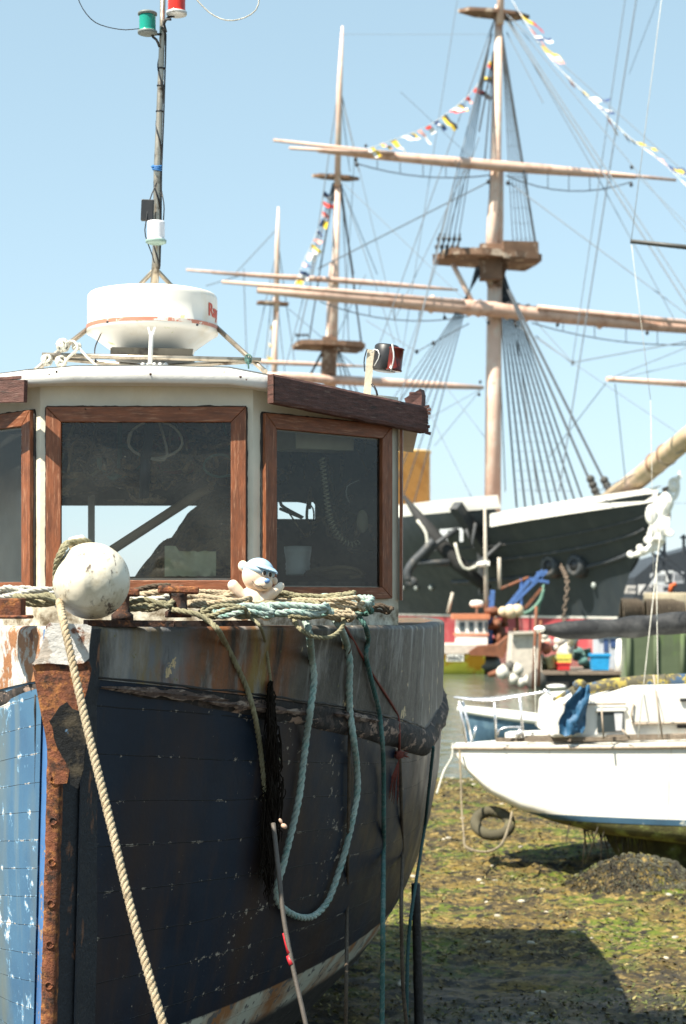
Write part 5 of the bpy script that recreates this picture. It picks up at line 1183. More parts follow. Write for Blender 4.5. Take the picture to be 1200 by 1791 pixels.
# blocks and deadeyes
def block(x, y__, Y, r_, par=fore, name='rigging_block'):
    q = MB(); q.ball(P(x, y__, Y), (r_ * .8, r_ * .6, r_), 8, 10); return q.build(name, BLACKP, par)
for x, y__ in ((622, 279), (624, 288), (854, 318), (888, 320), (1104, 323), (1105, 292), (729, 615), (1002, 634), (778, 556), (975, 568), (1132, 582), (902, 568), (854, 564), (758, 600)): block(x, y__, YF - 2, .15)
for x, y__ in ((840, 668), (838, 690), (640, 255)): block(x, y__, YM, .17, main)
for x, y__, x1_, y1_ in ((1033, 838, 1045, 868), (1057, 840, 1070, 866)):
    q = MB()
    for k in range(4): q.ball(P(lerp(x, x1_, k / 3), lerp(y__, y1_, k / 3), 96.5), (.24, .2, .24), 8, 10)
    q.build('deadeye', mat('deadeye_dark', (.06, .06, .055), .7), ship)
for k in range(5):
    x = 764 + k * 9
    for y__ in (418, 432): block(x + (432 - y__) * .25, y__, YF - 2.2, .17, fore, 'deadeye')
    line((x - 1, 446, YF - 2.2), (x + 5, 408, YF - 2.2), 2.2, fore, TAR, name='lanyard')
for k in range(4): block(519 + k * 6, 586, YM - 2, .16, main, 'deadeye')
q = MB(); q.tube([P(808, 950, 98), P(822, 985, 97.5)], .15, 8); 

# signal flags
FC = {k: mat('flag_' + k, c, .8) for k, c in {'red': (.60, .045, .03), 'yellow': (.75, .52, .04), 'blue': (.035, .07, .17), 'white': (.78, .76, .72), 'black': (.03, .03, .035), 'pink': (.70, .35, .30)}.items()}
def flagline(name, pts, lab, seq, size, par_label, side_=1):
    cl = spline([P(*p) for p in pts], .25); th = thing(name, lab, 'signal flags', cl[-1], 'strings of signal flags dressing the warship')
    q = MB(); q.tube(cl, .018, 5); q.build('flag_halyard', FC['white'], th)
    L_ = sum((b_ - a_).length for a_, b_ in zip(cl, cl[1:])); n_ = len(seq); rg = random.Random(len(seq))
    for k, sp in enumerate(seq):
        i = int((k + .5) / n_ * (len(cl) - 1)); p = cl[i]; t_ = (cl[min(i + 1, len(cl) - 1)] - cl[max(i - 1, 0)]).normalized()
        w_ = size * rg.uniform(.7, 1.6); h_ = size * rg.uniform(.35, .8); fl = V((side_ * rg.uniform(.5, 1), rg.uniform(-.4, .4), rg.uniform(-1.0, -.1))).normalized()
        q = MB(); kind, c1, c2 = sp; gx, gz = 8, 4
        rows = [[p + t_ * (h_ * (j / gz - .5)) * (1 - (.75 * i2 / gx if kind == 't' else 0)) + fl * w_ * i2 / gx + V((0, .1 * math.sin(i2 * .9 + k), .07 * math.sin(i2 * 1.1 + k))) for i2 in range(gx + 1)] for j in range(gz + 1)]
        q.grid(rows)
        for fi in range(len(q.f)):
            j, i2 = divmod(fi, gx)
            q.m[fi] = {'h': j >= gz / 2, 'v': i2 >= gx / 2, 's': False, 'c': (1 <= j < 3) and (2 <= i2 < 6), 't': i2 >= gx / 2, 'x': (j // 2 + i2 // 4) % 2 == 1}[kind] + 0
        q.build('signal_flag', [FC[c1], FC[c2]], th, recalc=False)
flagline('flag_string', [(868, 80, YF), (830, 155, YF), (762, 212, YF - 3), (700, 240, YF - 6), (640, 262, YF - 8)], 'string of signal flags sloping from the foremast head down left to the yard end',
         [('v', 'red', 'yellow'), ('h', 'yellow', 'red'), ('h', 'yellow', 'black'), ('v', 'red', 'black'), ('t', 'red', 'pink'), ('h', 'blue', 'yellow'), ('h', 'white', 'red'), ('h', 'black', 'yellow'), ('c', 'blue', 'white'), ('v', 'red', 'white'), ('t', 'pink', 'white'), ('h', 'yellow', 'blue'), ('s', 'white', 'white'), ('t', 'yellow', 'white'), ('h', 'pink', 'yellow'), ('h', 'yellow', 'white')], .85, '')
flagline('flag_string', [(892, -6, YF), (920, 40, 110), (965, 105, 108), (1030, 170, 105), (1095, 235, 102), (1160, 285, 100), (1215, 340, 98)], 'string of signal flags sloping from the foremast head down right out of the picture',
         [('h', 'pink', 'white'), ('t', 'red', 'white'), ('v', 'yellow', 'red'), ('h', 'pink', 'red'), ('x', 'white', 'blue'), ('s', 'yellow', 'yellow'), ('h', 'white', 'pink'), ('c', 'blue', 'white'), ('v', 'white', 'pink'), ('h', 'blue', 'yellow'), ('s', 'yellow', 'yellow'), ('t', 'white', 'blue'), ('h', 'white', 'blue'), ('v', 'pink', 'white'), ('x', 'blue', 'white'), ('h', 'yellow', 'blue'), ('s', 'yellow', 'yellow'), ('t', 'white', 'pink'), ('v', 'pink', 'white'), ('c', 'blue', 'yellow'), ('h', 'white', 'pink'), ('v', 'yellow', 'blue')], 1.1, '')
flagline('flag_string', [(566, 335, YM), (562, 380, YM - 1), (548, 420, YM - 2), (530, 460, YM - 3), (515, 500, YM - 4)], 'string of small signal flags hanging down beside the mainmast',
         [('h', 'blue', 'black'), ('s', 'red', 'pink'), ('h', 'red', 'pink'), ('v', 'blue', 'yellow'), ('h', 'blue', 'black'), ('s', 'pink', 'red'), ('h', 'yellow', 'white'), ('s', 'white', 'white'), ('t', 'pink', 'blue'), ('h', 'blue', 'white'), ('s', 'yellow', 'white')], .95, '')
flagline('flag_string', [(474, 560, YZ), (470, 600, YZ), (466, 640, YZ)], 'short string of yellow flags beside the mizzenmast', [('s', 'yellow', 'yellow'), ('h', 'white', 'yellow'), ('s', 'yellow', 'white')], .8, '')

# anchor lashed to the warship's side
anc = thing('ship_anchor', 'large black anchor with wooden stock slung at the warship bow', 'anchor', P(790, 1020, 98))
q = MB(); q.tube([P(706, 867, 99.5), P(748, 925, 98.5), P(800, 985, 98), P(855, 1032, 98)], [.10, .40, .45, .28], 10); q.build('stock', mat('tarred_oak', (.022, .022, .022), .8), anc)
q = MB(); q.tube(spline([P(718, 1018, 97.5), P(712, 1004, 97.5), P(722, 985, 97.5), P(742, 965, 97.4), P(758, 945, 97.4)], .3), .26, 8); q.tube([P(726, 984, 97.5), P(786, 984, 97.6)], .2, 8); q.ball(P(720, 1018, 97.4), (.35, .15, .3), 8, 10); q.build('fluke_arm', IRON, anc)
q = MB(); q.tube([P(742, 978, 97.5), P(765, 950, 97.5), P(800, 925, 97.8)], .14, 8); q.tube([P(823, 994, 97.5), P(850, 975, 97.4), P(884, 944, 97.3)], .13, 8); q.tube([P(815, 925, 97.5), P(825, 955, 97.5), P(832, 915, 97.6)], .11, 8); q.build('shank', IRON, anc)
q = MB(); q.tube(spline([P(730, 910, 97.6), P(745, 932, 97.4), P(748, 958, 97.3)], .3), .09, 6); q.build('anchor_lashing', R_WHITE, anc); q = MB(); q.tube(spline([P(796, 950, 97.4), P(806, 985, 97.2), P(818, 996, 97.2), P(842, 986, 97.2)], .3), .09, 6); q.build('anchor_lashing', R_WHITE, anc)
q = MB(); q.beam(P(797, 884, 97.3), P(850, 965, 99), .6, .6); q.beam(P(840, 905, 99.5), P(846, 1040, 99.5), .7, .5); tag(q.build('cathead', IRON, ship), None)

# ================================================================== far shore and harbour things
YL = mat('yellow_hull', (.92, .84, .12), .45, [((.75, .35, .02), .9, .52, .6)], vary=.05, vscale=1)
RUSTF = mat('far_rust', (.24, .085, .04), .8, [((.10, .05, .03), 2, .5, .6)], vary=.3, vscale=2)
BLUEF = mat('blue_steel', (.07, .15, .38), .5)
ORNG = mat('orange_paint', (.55, .20, .10), .6)
tb = thing('trawler', 'small yellow hulled trawler with white wheelhouse and blue gantry, registered WH71', 'trawler', P(760, 1170, 65))
Yt = 65.0
def bx(mb_, x0_, x1_, y0_, y1_, Y, dep): a_, b_ = P(x0_, y1_, Y), P(x1_, y0_, Y); mb_.box(((a_.x + b_.x) / 2, Y + dep / 2, (a_.z + b_.z) / 2), (abs(b_.x - a_.x), dep, abs(b_.z - a_.z)))
q = MB(); rows = []
for j in range(5):
    z = lerp(-.3, .60, j / 4); row = []
    for x, yy in ((848, 0), (844, 1.8), (700, 2.2), (600, 1.8), (540, .9), (520, .0), (540, -.9), (600, -1.3), (700, -1.4), (844, -1.3), (848, 0)): row.append(P(x, 1050, Yt) + V((0, yy * (1 if yy > 0 else .55 + .45 * j / 4), z - CAMZ)))
    rows.append(row)
q.grid(rows, sm=False); q.add(rows[-1][:-1], [tuple(range(10))]); q.build('hull', YL, tb)
q = MB(); bx(q, 520, 834, 1128, 1143, Yt - 1.36, 3.3); q.build('gunwale', mat('far_grey_white', (.55, .47, .40), .6), tb)
q = MB(); bx(q, 781, 812, 1144.5, 1157, Yt - 1.42, .03); pl = q.build('number_plate', SHIPW, tb)
ppl = P(781.5, 1156, Yt - 1.43)
text_mesh('WH71', .30, lambda c_: ppl + V((c_.x * .84, -.012 - c_.z, c_.y + .0)), 'registration_number', BLACKP, pl)
q = MB(); q.ball(P(848, 1160, Yt), (.62, 1.1, .42), 12, 16); q.build('stern_tube', mat('grey_rubber', (.12, .12, .115), .7), tb)
q = MB(); bx(q, 800, 853, 1084, 1130, Yt - .6, 1.3)
wh = q.build('wheelhouse', SHIPW, tb)
q = MB(); bx(q, 793, 857, 1074, 1083, Yt - .75, 1.6); bx(q, 797, 855, 1108, 1112, Yt - .63, 1.4); q.build('wheelhouse_trim', ORNG, wh)
for x0_, x1_ in ((804, 813), (820, 829), (836, 844), (848, 852)): q = MB(); bx(q, x0_, x1_, 1088, 1104, Yt - .625, .02); q.build('window', mat('far_glass', (.06, .08, .09), .2), wh)
q = MB(); q.lathe([(.0, -.12), (.22, -.12), (.27, -.04), (.27, .04), (.2, .12), (0, .14)], P(834, 1056, Yt), n=20); q.build('radar_dome', SHIPW, tb)
q = MB(); q.cyl(P(834, 1076, Yt), P(834, 1060, Yt), .05, 8); q.cyl(P(851, 1074, Yt), P(848, 890, Yt), .10, 8, .05); q.cyl(P(874, 1030, Yt), P(873, 975, Yt), .07, 8); q.cyl(P(783, 1072, Yt), P(792, 1036, Yt), .06, 8); q.build('mast', mat('far_pale_pole', (.45, .40, .33), .6), tb)
q = MB(); q.box(P(848, 985, Yt), (.35, .3, .18)); q.ball(P(843, 987, Yt - .1), (.22, .15, .10), 8, 10); q.build('masthead_lamp', SHIPW, tb)
q = MB()
for (x0_, y0_), (x1_, y1_), w in (((855, 1130), (862, 1032), .16), ((863, 1033), (853, 1078), .10), ((873, 1079), (925, 1015), .14), ((873, 1079), (957, 998), .12), ((925, 1012), (960, 1018), .11), ((912, 1012), (912, 1060), .09), ((940, 1000), (948, 1018), .12), ((930, 1018), (950, 998), .14), ((862, 1036), (855, 1050), .1), ((858, 1092), (858, 1130), .12), ((832, 1128), (848, 1075), .07)): q.beam(P(x0_, y0_, Yt), P(x1_, y1_, Yt), w, w)
q.build('gantry', BLUEF, tb)
q = MB(); q.tube(spline([P(876, 1030, Yt), P(905, 1018, Yt), P(925, 1010, Yt)], .2), .06, 6); q.beam(P(918, 1064, Yt), P(948, 1028, Yt), .10, .10); q.beam(P(905, 1075, Yt), P(905, 1120, Yt), .1, .1); q.build('derrick', RUSTF, tb)
q = MB(); q.prism([P(820, 1140, Yt - 1.5), P(835, 1130, Yt - 1.5), P(870, 1128, Yt - 1.5), P(890, 1112, Yt - 1.5), P(892, 1125, Yt - 1.5), P(880, 1152, Yt - 1.5), P(868, 1148, Yt - 1.5), P(822, 1146, Yt - 1.5)], (0, 2.6, 0)); q.build('trawl_ramp', RUSTF, tb)
q = MB(); rnd = random.Random(4)
for k in range(26): q.ball(P(rnd.uniform(858, 905), rnd.uniform(1066, 1128), Yt + rnd.uniform(-.5, 1)), (rnd.uniform(.1, .28), .2, rnd.uniform(.1, .25)), 6, 8)
q.build('deck_gear', RUSTF, tb)
q = MB()
for x, y__, r_ in ((893, 1070, .27), (905, 1068, .25), (880, 1070, .2)): q.ball(P(x, y__, Yt - .4), r_, 10, 14)
q.build('net_float', mat('far_cream', (.65, .50, .32), .6), tb)
q = MB(); q.tube(spline([P(893, 1078, Yt), P(925, 1070, Yt), P(945, 1050, Yt), P(950, 1030, Yt)], .2), .07, 6); q.tube([P(951, 1022, Yt), P(940, 1075, Yt)], .04, 6); q.build('hose', mat('far_green_hose', (.12, .24, .18), .7), tb)

# pontoon with clutter
Yp = 54.0
PONT = mat('tarred_pontoon', (.03, .028, .026), .7); DECKT = mat('pontoon_planks', (.22, .17, .13), .8)
pn = thing('work_pontoon', 'low dark pontoon crowded with fishing gear behind the yacht', 'pontoon', P(985, 1192, Yp + 1.5))
q = MB(); bx(q, 955, 1085, 1179, 1210, Yp, 3.5); q.build('float_hull', PONT, pn)
q = MB(); bx(q, 950, 1088, 1174, 1180, Yp - .1, 3.7); q.build('deck_planks', DECKT, pn)
def item(name, lab, cat, m, fn, Y=Yp + .3, base=(0, 0), group=None):
    q = MB(); fn(q, Y); return tag(q.build(name, m, None, base=P(base[0], base[1], Y)), lab, cat, group)
CREAMF = mat('far_canvas', (.58, .52, .44), .8, [((.35, .30, .26), 2, .55, .65)], bump=.6, bscale=3)
item('canvas_shelter', 'grubby cream canvas shelter at the left end of the pontoon', 'shelter', CREAMF, lambda q, Y: (q.prism([P(892, 1182, Y), P(898, 1108, Y), P(945, 1106, Y), P(948, 1182, Y)], (.0, 1.6, 0)), q.beam(P(890, 1107, Y - .1), P(950, 1105, Y - .1), .2, .08)), base=(920, 1182))
item('blue_crate', 'bright blue plastic crate at the right end of the pontoon', 'crate', mat('cyan_plastic', (.02, .30, .62), .5), lambda q, Y: (q.prism([P(1037, 1172, Y), P(1035, 1147, Y), P(1067, 1147, Y), P(1065, 1172, Y)], (0, .5, 0)), bx(q, 1033, 1069, 1144, 1148, Y - .03, .56)), Yp + .1, (1050, 1172))
item('yellow_crate', 'yellow plastic crate on top of the red crate', 'crate', mat('lemon_plastic', (.70, .60, .12), .5), lambda q, Y: (bx(q, 976, 1000, 1144, 1153, Y, .4), bx(q, 977, 999, 1155, 1160, Y, .4)), Yp + .1, (988, 1160))
item('red_crate', 'red plastic crate under the yellow crate', 'crate', mat('red_plastic', (.55, .03, .03), .5), lambda q, Y: (bx(q, 977, 997, 1160.5, 1172, Y, .4), bx(q, 975, 999, 1158.8, 1162, Y - .02, .44)), Yp + .1, (988, 1172))
item('white_sack', 'tall white bag standing right of the blue crate', 'bag', SHIPW, lambda q, Y: (q.tube([P(1086, 1182, Y), P(1087, 1150, Y), P(1084, 1118, Y)], [.22, .19, .10], 10)), Yp + .2, (1086, 1182))
item('small_cabin', 'small blue and white kiosk behind the pontoon', 'kiosk', mat('kiosk_white', (.5, .52, .56), .6), lambda q, Y: (bx(q, 1046, 1088, 1112, 1172, Y, 1.2), bx(q, 1044, 1090, 1109, 1113, Y - .1, 1.4)), Yp + 3, (1066, 1172))
ks = bpy.data.objects['small_cabin']
q = MB(); bx(q, 1056, 1064, 1118, 1140, Yp + 2.97, .03); bx(q, 1068, 1082, 1118, 1132, Yp + 2.97, .03); q.build('window', mat('kiosk_glass', (.06, .10, .22), .2), ks)
heap = [((.62, .58, .50), 18, (940, 1008), (1112, 1170)), ((.30, .34, .20), 12, (940, 985), (1155, 1176)), ((.42, .14, .10), 7, (950, 1010), (1125, 1160)), ((.10, .22, .20), 6, (1008, 1034), (1140, 1172))]
rnd = random.Random(9)
for hi, (c_, n_, xr, yr) in enumerate(heap):
    m_h = mat('gear_%d' % hi, c_, .8, [(tuple(x * .45 for x in c_), 3, .5, .6)], vary=.2, vscale=3); labs = ['heap of pale buckets and sacks in the middle of the pontoon', 'heap of green netting along the pontoon edge', 'scatter of dull red tubs among the pale sacks', 'dark green bundle left of the blue crate']
    q = MB()
    for k in range(n_):
        x, y__ = rnd.uniform(*xr), rnd.uniform(*yr); s_ = rnd.uniform(.10, .24); Y = Yp + rnd.uniform(.3, 2)
        if rnd.random() < .5: q.ball(P(x, y__, Y), (s_ * 1.2, s_, s_), 8, 10, Matrix.Rotation(rnd.uniform(-1, 1), 3, 'Y'), fn=lambda d: .15 * noise.noise(d * 2 + V((k, 0, 0))))
        else: q.lathe([(s_ * .7, -s_), (s_ * .9, s_), (s_ * .95, s_ * 1.05), (s_ * .75, s_)], P(x, y__, Y), (rnd.uniform(-.4, .4), 0, 1), n=10)
    tag(q.build(['bucket_heap', 'net_pile', 'tub_heap', 'net_bundle'][hi], m_h, None, base=P((xr[0] + xr[1]) / 2, yr[1], Yp + 1)), labs[hi], ['fishing gear', 'net pile', 'tubs', 'bundle'][hi], kind='stuff')
BUOYM = mat('grubby_buoy', (.62, .59, .52), .6, [((.25, .22, .18), 2, .52, .64)], vary=.1, vscale=3); BUOYD = mat('dark_buoy', (.09, .085, .075), .7, [((.25, .22, .2), 3, .6, .66)])
bl = [(880, 1176, .20, 0, 'pale round buoy afloat leftmost of the fender cluster'), (899, 1187, .17, 0, 'small pale buoy under the cream shelter'), (912, 1193, .15, 0, 'flat pale buoy low on the water'), (921, 1190, .14, 0, 'pale buoy beside the dark tyre fender'), (938, 1192, .30, 1, 'large dark round fender at the pontoon corner'), (905, 1172, .18, 0, 'upper pale buoy against the shelter foot'), (892, 1166, .15, 1, 'small dark buoy above the leftmost pale buoy')]
for x, y__, r_, dk, lb in bl:
    q = MB(); q.ball(P(x, y__, Yp - .4), (r_ * 1.1, r_, r_ * 1.15), 12, 16); q.lathe([(r_ * .25, r_), (r_ * .25, r_ * 1.3), (0, r_ * 1.32)], P(x, y__, Yp - .4), n=10)
    tag(q.build('mooring_buoy', BUOYD if dk else BUOYM, None, base=P(x, y__, Yp - .4) - V((0, 0, r_))), lb, 'buoy', 'buoys around the pontoon')
item('floating_log', 'brown floating timber left of the buoys', 'timber', RUSTF, lambda q, Y: q.tube([P(854, 1181, Y), P(885, 1172, Y)], [.08, .14], 8), 55, (868, 1182))
item('marker_float', 'flat white float in the water behind the yacht cabin', 'float', SHIPW, lambda q, Y: q.ball(P(973, 1201, Y), (.28, .2, .07), 8, 14), 48, (973, 1204))
# leaning timbers at the pontoon
for x0_, y0_, x1_, y1_, lb in ((938, 1060, 932, 1215, 'left'), (946, 1085, 942, 1200, 'right')):
    item('mooring_pole', lb + ' of two thin brown poles standing before the cream shelter', 'pole', RUSTF, lambda q, Y: q.tube([P(x0_, y0_, Y), P(x1_, y1_, Y)], .05, 6), Yp - 1, (x1_, y1_), 'poles at the pontoon')
# weedy piled wall
GRW = mat('weedy_wall', (.085, .11, .060), .9, [((.10, .17, .035), .9, .5, .62, (1, 1, .4)), ((.26, .27, .20), .7, .55, .65, (1, 1, .3)), ((.05, .055, .04), 1.5, .6, .68)], bump=1, bscale=5, vscale=1.5)
gw = thing('quay_wall', 'timber quay wall covered in green weed to the right of the pontoon', 'quay wall', P(1170, 1195, 52))
q = MB(); bx(q, 1096, 1500, 1108, 1205, 52, 1.0); q.build('wall_face', GRW, gw)
for k in range(5):
    q = MB(); x = 1100 + k * 47; q.tube([P(x, 1108, 51.95), P(x, 1205, 51.95)], [.07, .08], 7); q.build('pile', GRW, gw)
# fish traps (wire baskets) on the quay, stone tank behind
WIRE = mat('trap_wire', (.10, .075, .05), .8)
for k, (x0_, x1_, lb) in enumerate(((1088, 1126, 'rusty wire fish trap with open end beside the warship bow'), (1130, 1196, 'long rounded wire fish trap behind the black sail cover'))):
    root = thing('fish_trap', lb, 'fish trap', P((x0_ + x1_) / 2, 1084, 60), 'fish traps on the quay')
    a_, b_ = P(x0_, 1084, 60), P(x1_, 1084, 61); L_ = (b_ - a_).length; n_ = max(5, int(L_ / .13))
    for i in range(n_ + 1):
        c = a_.lerp(b_, i / n_); q = MB(); q.tube([c + V((0, .4 * math.cos(t_), .74 * math.sin(t_) * (1 if i < n_ * .7 else 1 - .5 * (i / n_ - .7)))) for t_ in [math.pi * j / 12 for j in range(13)]], .025, 5); q.build('hoop', WIRE, root)
    q = MB(); q.grid([[a_.lerp(b_, i / 20) + V((0, .36 * math.cos(t_), .66 * math.sin(t_))) for i in range(21)] for t_ in [math.pi * j / 10 for j in range(11)]]); q.build('mesh_lining', mat('trap_net', (.06, .045, .03), .9, [((.30, .24, .15), 4, .58, .64)]), root)
item('stone_tank', 'low round sandy concrete tank behind the fish traps', 'tank', mat('far_concrete', (.40, .34, .24), .85, bump=.3), lambda q, Y: q.lathe([(1.9, -1.6), (1.95, .3), (1.95, .36), (1.7, .36), (1.6, -.2)], P(1198, 1050, Y), n=40), 82, (1198, 1080))
qy = thing('far_quay', 'dark far quay edge right of the warship bow', 'quay', P(1180, 1080, 100)); q = MB(); bx(q, 1070, 1800, 1052, 1100, 100, 30); q.build('quay_face', mat('quay_dark', (.035, .035, .035), .8, [((.2, .17, .12), .3, .6, .65)]), qy)
# pier roof, crowded far waterfront
DK = mat('far_dark', (.03, .038, .048), .7)
pr_ = thing('pier_shed', 'dark pier shed with sloping roof right of the figurehead', 'shed', P(1160, 1050, 135))
q = MB(); q.prism([P(1108, 1052, 135), P(1110, 1010, 135), P(1140, 985, 135), P(1164, 972, 135), P(1260, 945, 135), P(1260, 1052, 135)], (0, 12, 0)); q.build('shed_body', DK, pr_)
rnd = random.Random(2)
for k, (x0_, x1_, y0_, y1_, c_) in enumerate(((1098, 1112, 1024, 1038, (.6, .58, .55)), (1128, 1141, 1022, 1040, (.6, .6, .6)), (1150, 1164, 1002, 1022, (.45, .48, .5)), (1168, 1178, 998, 1018, (.6, .62, .62)), (1180, 1196, 1000, 1020, (.4, .42, .45)), (1160, 1170, 1022, 1038, (.5, .52, .55)))):
    bh = thing('waterfront_house', '', 'house', P((x0_ + x1_) / 2, 1050, 130 - k * .7), 'pale buildings along the far waterfront')
    bh['label'] = ['small pale two window hut nearest the warship stem', 'white hut under the pier shed end', 'grey white house below the sloping shed roof', 'narrow white house in the middle of the waterfront row', 'grey house at the right picture edge', 'low pale hut left of the orange marker'][k]
    q = MB(); bx(q, x0_, x1_, y0_, y1_, 130 - k * .7, 3); w_ = q.build('wall', mat('house_wall', c_, .7), bh)
    for j in range(3):
        q = MB(); xx = lerp(x0_, x1_, (j + .5) / 3); bx(q, xx - 1.2, xx + 1.2, y0_ + 4, y1_ - 5, 130 - k * .7 - .03, .03); q.build('window', DK, w_)
item('orange_marker', 'small orange marker before the far waterfront', 'marker', mat('marker_orange', (.65, .13, .03), .6), lambda q, Y: (q.tube([P(1172, 1038, Y), P(1175, 1024, Y), P(1182, 1022, Y)], .16, 8)), 118, (1173, 1040))
gt = thing('dark_crane', 'dark lattice crane with a wheel under the figurehead', 'crane', P(1150, 1050, 118))
q = MB()
for (x0_, y0_), (x1_, y1_) in (((1140, 967), (1200, 1010)), ((1150, 960), (1200, 1000)), ((1162, 930), (1162, 975)), ((1196, 935), (1196, 970)), ((1190, 940), (1202, 940)), ((1120, 1040), (1160, 985)), ((1160, 985), (1185, 1045))): q.beam(P(x0_, y0_, 118), P(x1_, y1_, 118), .16, .16)
q.tube([P(1161 + 6 * math.cos(t_), 975 + 7 * math.sin(t_), 118) for t_ in [i * .4 for i in range(17)]], .07, 6); q.build('lattice', DK, gt)
# distant wooded shore seen to the left through the wheelhouse
q = MB(); rnd = random.Random(12)
for k in range(7000):
    x = rnd.uniform(-300, -59); hh = 9 + 6 * fbm(x * .03, 0, 1) + (14 * math.exp(-((x + 62) / 16) ** 2)); z = rnd.random() ** .7 * hh; p = V((x, 320 + rnd.uniform(-8, 8), z))
    a_ = V((rnd.uniform(-1, 1), rnd.uniform(-.4, .4), rnd.uniform(-1, 1))).normalized() * rnd.uniform(.3, .9); b_ = a_.cross(V((0, 1, 0))).normalized() * rnd.uniform(.8, 1.8)
    q.add([p - a_, p + b_, p + a_, p - b_], [(0, 1, 2, 3)])
q2 = tag(q.build('distant_woods', mat('far_foliage', (.045, .065, .05), .9, vary=.3), None, base=(0, 320, 0), recalc=False), 'distant band of trees along the horizon', kind='stuff')

# ================================================================== the white yacht
YACHT = mat('yacht_white', (.80, .78, .72), .35, [((.66, .60, .48), 1.6, .58, .72, (1, 1, .5)), ((.48, .40, .28), 5, .60, .74, (2.5, 1, .2)), ((.5, .47, .4), 30, .68, .72)], vary=.03, vscale=2)
FOUL = mat('weedy_antifouling', (.10, .095, .030), .9, [((.20, .24, .06), 4, .5, .6), ((.24, .26, .16), 8, .62, .66), ((.04, .034, .02), 5, .55, .65)], bump=1, bscale=20, vary=.3)
BLST = mat('blue_boot_line', (.04, .10, .16), .6, [((.5, .5, .42), 3, .6, .64)])
TEAK = mat('greyed_teak', (.42, .34, .26), .7, bump=.3, stretch=(5, 1, 1), vscale=3)
yc = thing('sailing_yacht', 'white bilge keel sailing yacht with weedy bottom aground on the mud at right', 'yacht', V((4.2, 17, .0)))
YX0 = 1.077
def yk(x): return table([(0, 1.12), (.13, .93), (.35, .70), (.62, .55), (1.0, .42), (1.5, .31), (2.4, .22), (5, .20), (6.2, .40), (7, .62)], x)
def yzd(x): return 1.165 + .055 * x - .004 * x * x
def ybb(x): return 1.18 * (1 - (1 - min(1, x / 3.6)) ** 2.1) if x < 3.6 else 1.18 * (1 - .25 * ((x - 3.6) / 3.4) ** 2)
def ysec(x, w):
    zk, zd = yk(x), yzd(x); z = lerp(zd, zk, w); b = ybb(x) * (1 - w ** 22.0) ** .6 * (1 - .05 * w); return b, z
def yshell(w0, w1, n_, sg, out=0, zlo=None):
    rows = []
    for j in range(n_ + 1):
        row = []
        for i in range(50):
            x = 7.0 * (i / 49) ** 1.5; zk, zd = yk(x), yzd(x)
            za = zd if w0 is None else min(zd, max(zk, w0)); zb = zk if w1 is None else min(zd, max(zk, w1))
            z = lerp(za, zb, j / n_); w = 0 if zd - zk < 1e-4 else (zd - z) / (zd - zk)
            b, z = ysec(x, min(1, w)); row.append(V((YX0 + x, 17 + sg * (max(b, 0.004) + out), z)))
        rows.append(row)
    return rows
for nm, w0, w1, m_y, o_ in (('topsides', None, .535, YACHT, 0), ('boot_line', .545, .49, BLST, .004), ('weedy_bottom', .50, None, FOUL, 0)):
    q = MB()
    for sg in (-1, 1): q.grid(yshell(w0, w1, 26 if nm != 'boot_line' else 3, sg, o_))
    tag(q.build(nm, m_y, yc), 'green weed covered bottom' if nm == 'weedy_bottom' else None)
q = MB(); rows = [[V((YX0 + x, 17 + sg * (ybb(x) - .02) * t_, yzd(x) + .02 * (1 - t_ * t_))) for x in [7 * (i / 30) ** 1.5 for i in range(31)]] for sg, t_ in ((-1, 1), (-1, .5), (1, 0), (1, .5), (1, 1))]; q.grid(rows); q.build('deck', YACHT, yc)
q = MB()
for sg in (-1, 1): q.tube([V((YX0 + x, 17 + sg * (ybb(x) + .012), yzd(x) - .03)) for x in [7 * (i / 40) ** 1.5 for i in range(41)]], .016, 6)
q.build('rubbing_strip', TEAK, yc)
q = MB(); q.prism([V((YX0 + 1.5, 16.97, .30)), V((YX0 + 1.7, 16.97, -.05)), V((YX0 + 4.4, 16.97, -.05)), V((YX0 + 4.6, 16.97, .30))], (0, .07, 0)); q.build('keel', FOUL, yc)
# cabin
def ybox(name, m, poly, y0_, y1_, par=None, bev=0.03, taper=0):
    q = MB(); fr_ = [V((P(x, yy, y0_).x, y0_, P(x, yy, y0_).z)) for x, yy in poly]; bk = [V((p.x, y1_, p.z)) for p in fr_]; n_ = len(poly)
    q.add(fr_ + bk, [tuple(range(n_)), tuple(reversed(range(n_, 2 * n_)))] + [(i, i + n_, (i + 1) % n_ + n_, (i + 1) % n_) for i in range(n_)]); return q.build(name, m, par or yc, bevel=bev)
cabin = ybox('cabin', YACHT, [(963, 1290), (968, 1232), (985, 1222), (1060, 1216), (1110, 1200), (1600, 1190), (1600, 1290)], 16.38, 17.6)
ybox('cabin_roof', YACHT, [(1104, 1266), (1108, 1228), (1130, 1208), (1150, 1204), (1600, 1196), (1600, 1266)], 16.30, 16.37, cabin, .02)
for pl_, nm in (([(1046, 1244), (1091, 1243), (1090, 1279), (1045, 1281)], 'cabin_window'),):
    w_ = ybox(nm, mat('yacht_window', (.045, .06, .065), .12), pl_, 16.362, 16.378, cabin, 0); ybox('curtain', mat('curtain', (.6, .6, .62), .7), [(1074, 1246), (1089, 1246), (1088, 1278), (1077, 1278)], 16.356, 16.361, w_, 0)
    ybox('window_frame', YACHT, [(1042, 1240), (1095, 1239), (1095, 1244), (1042, 1245)], 16.345, 16.375, w_, .004)
ybox('deck_vent', BLACKP, [(1190, 1222), (1240, 1221), (1240, 1226), (1190, 1227)], 16.27, 16.29, cabin, 0); ybox('deck_vent', BLACKP, [(1185, 1268), (1240, 1267), (1240, 1273), (1185, 1274)], 16.34, 16.37, cabin, 0)
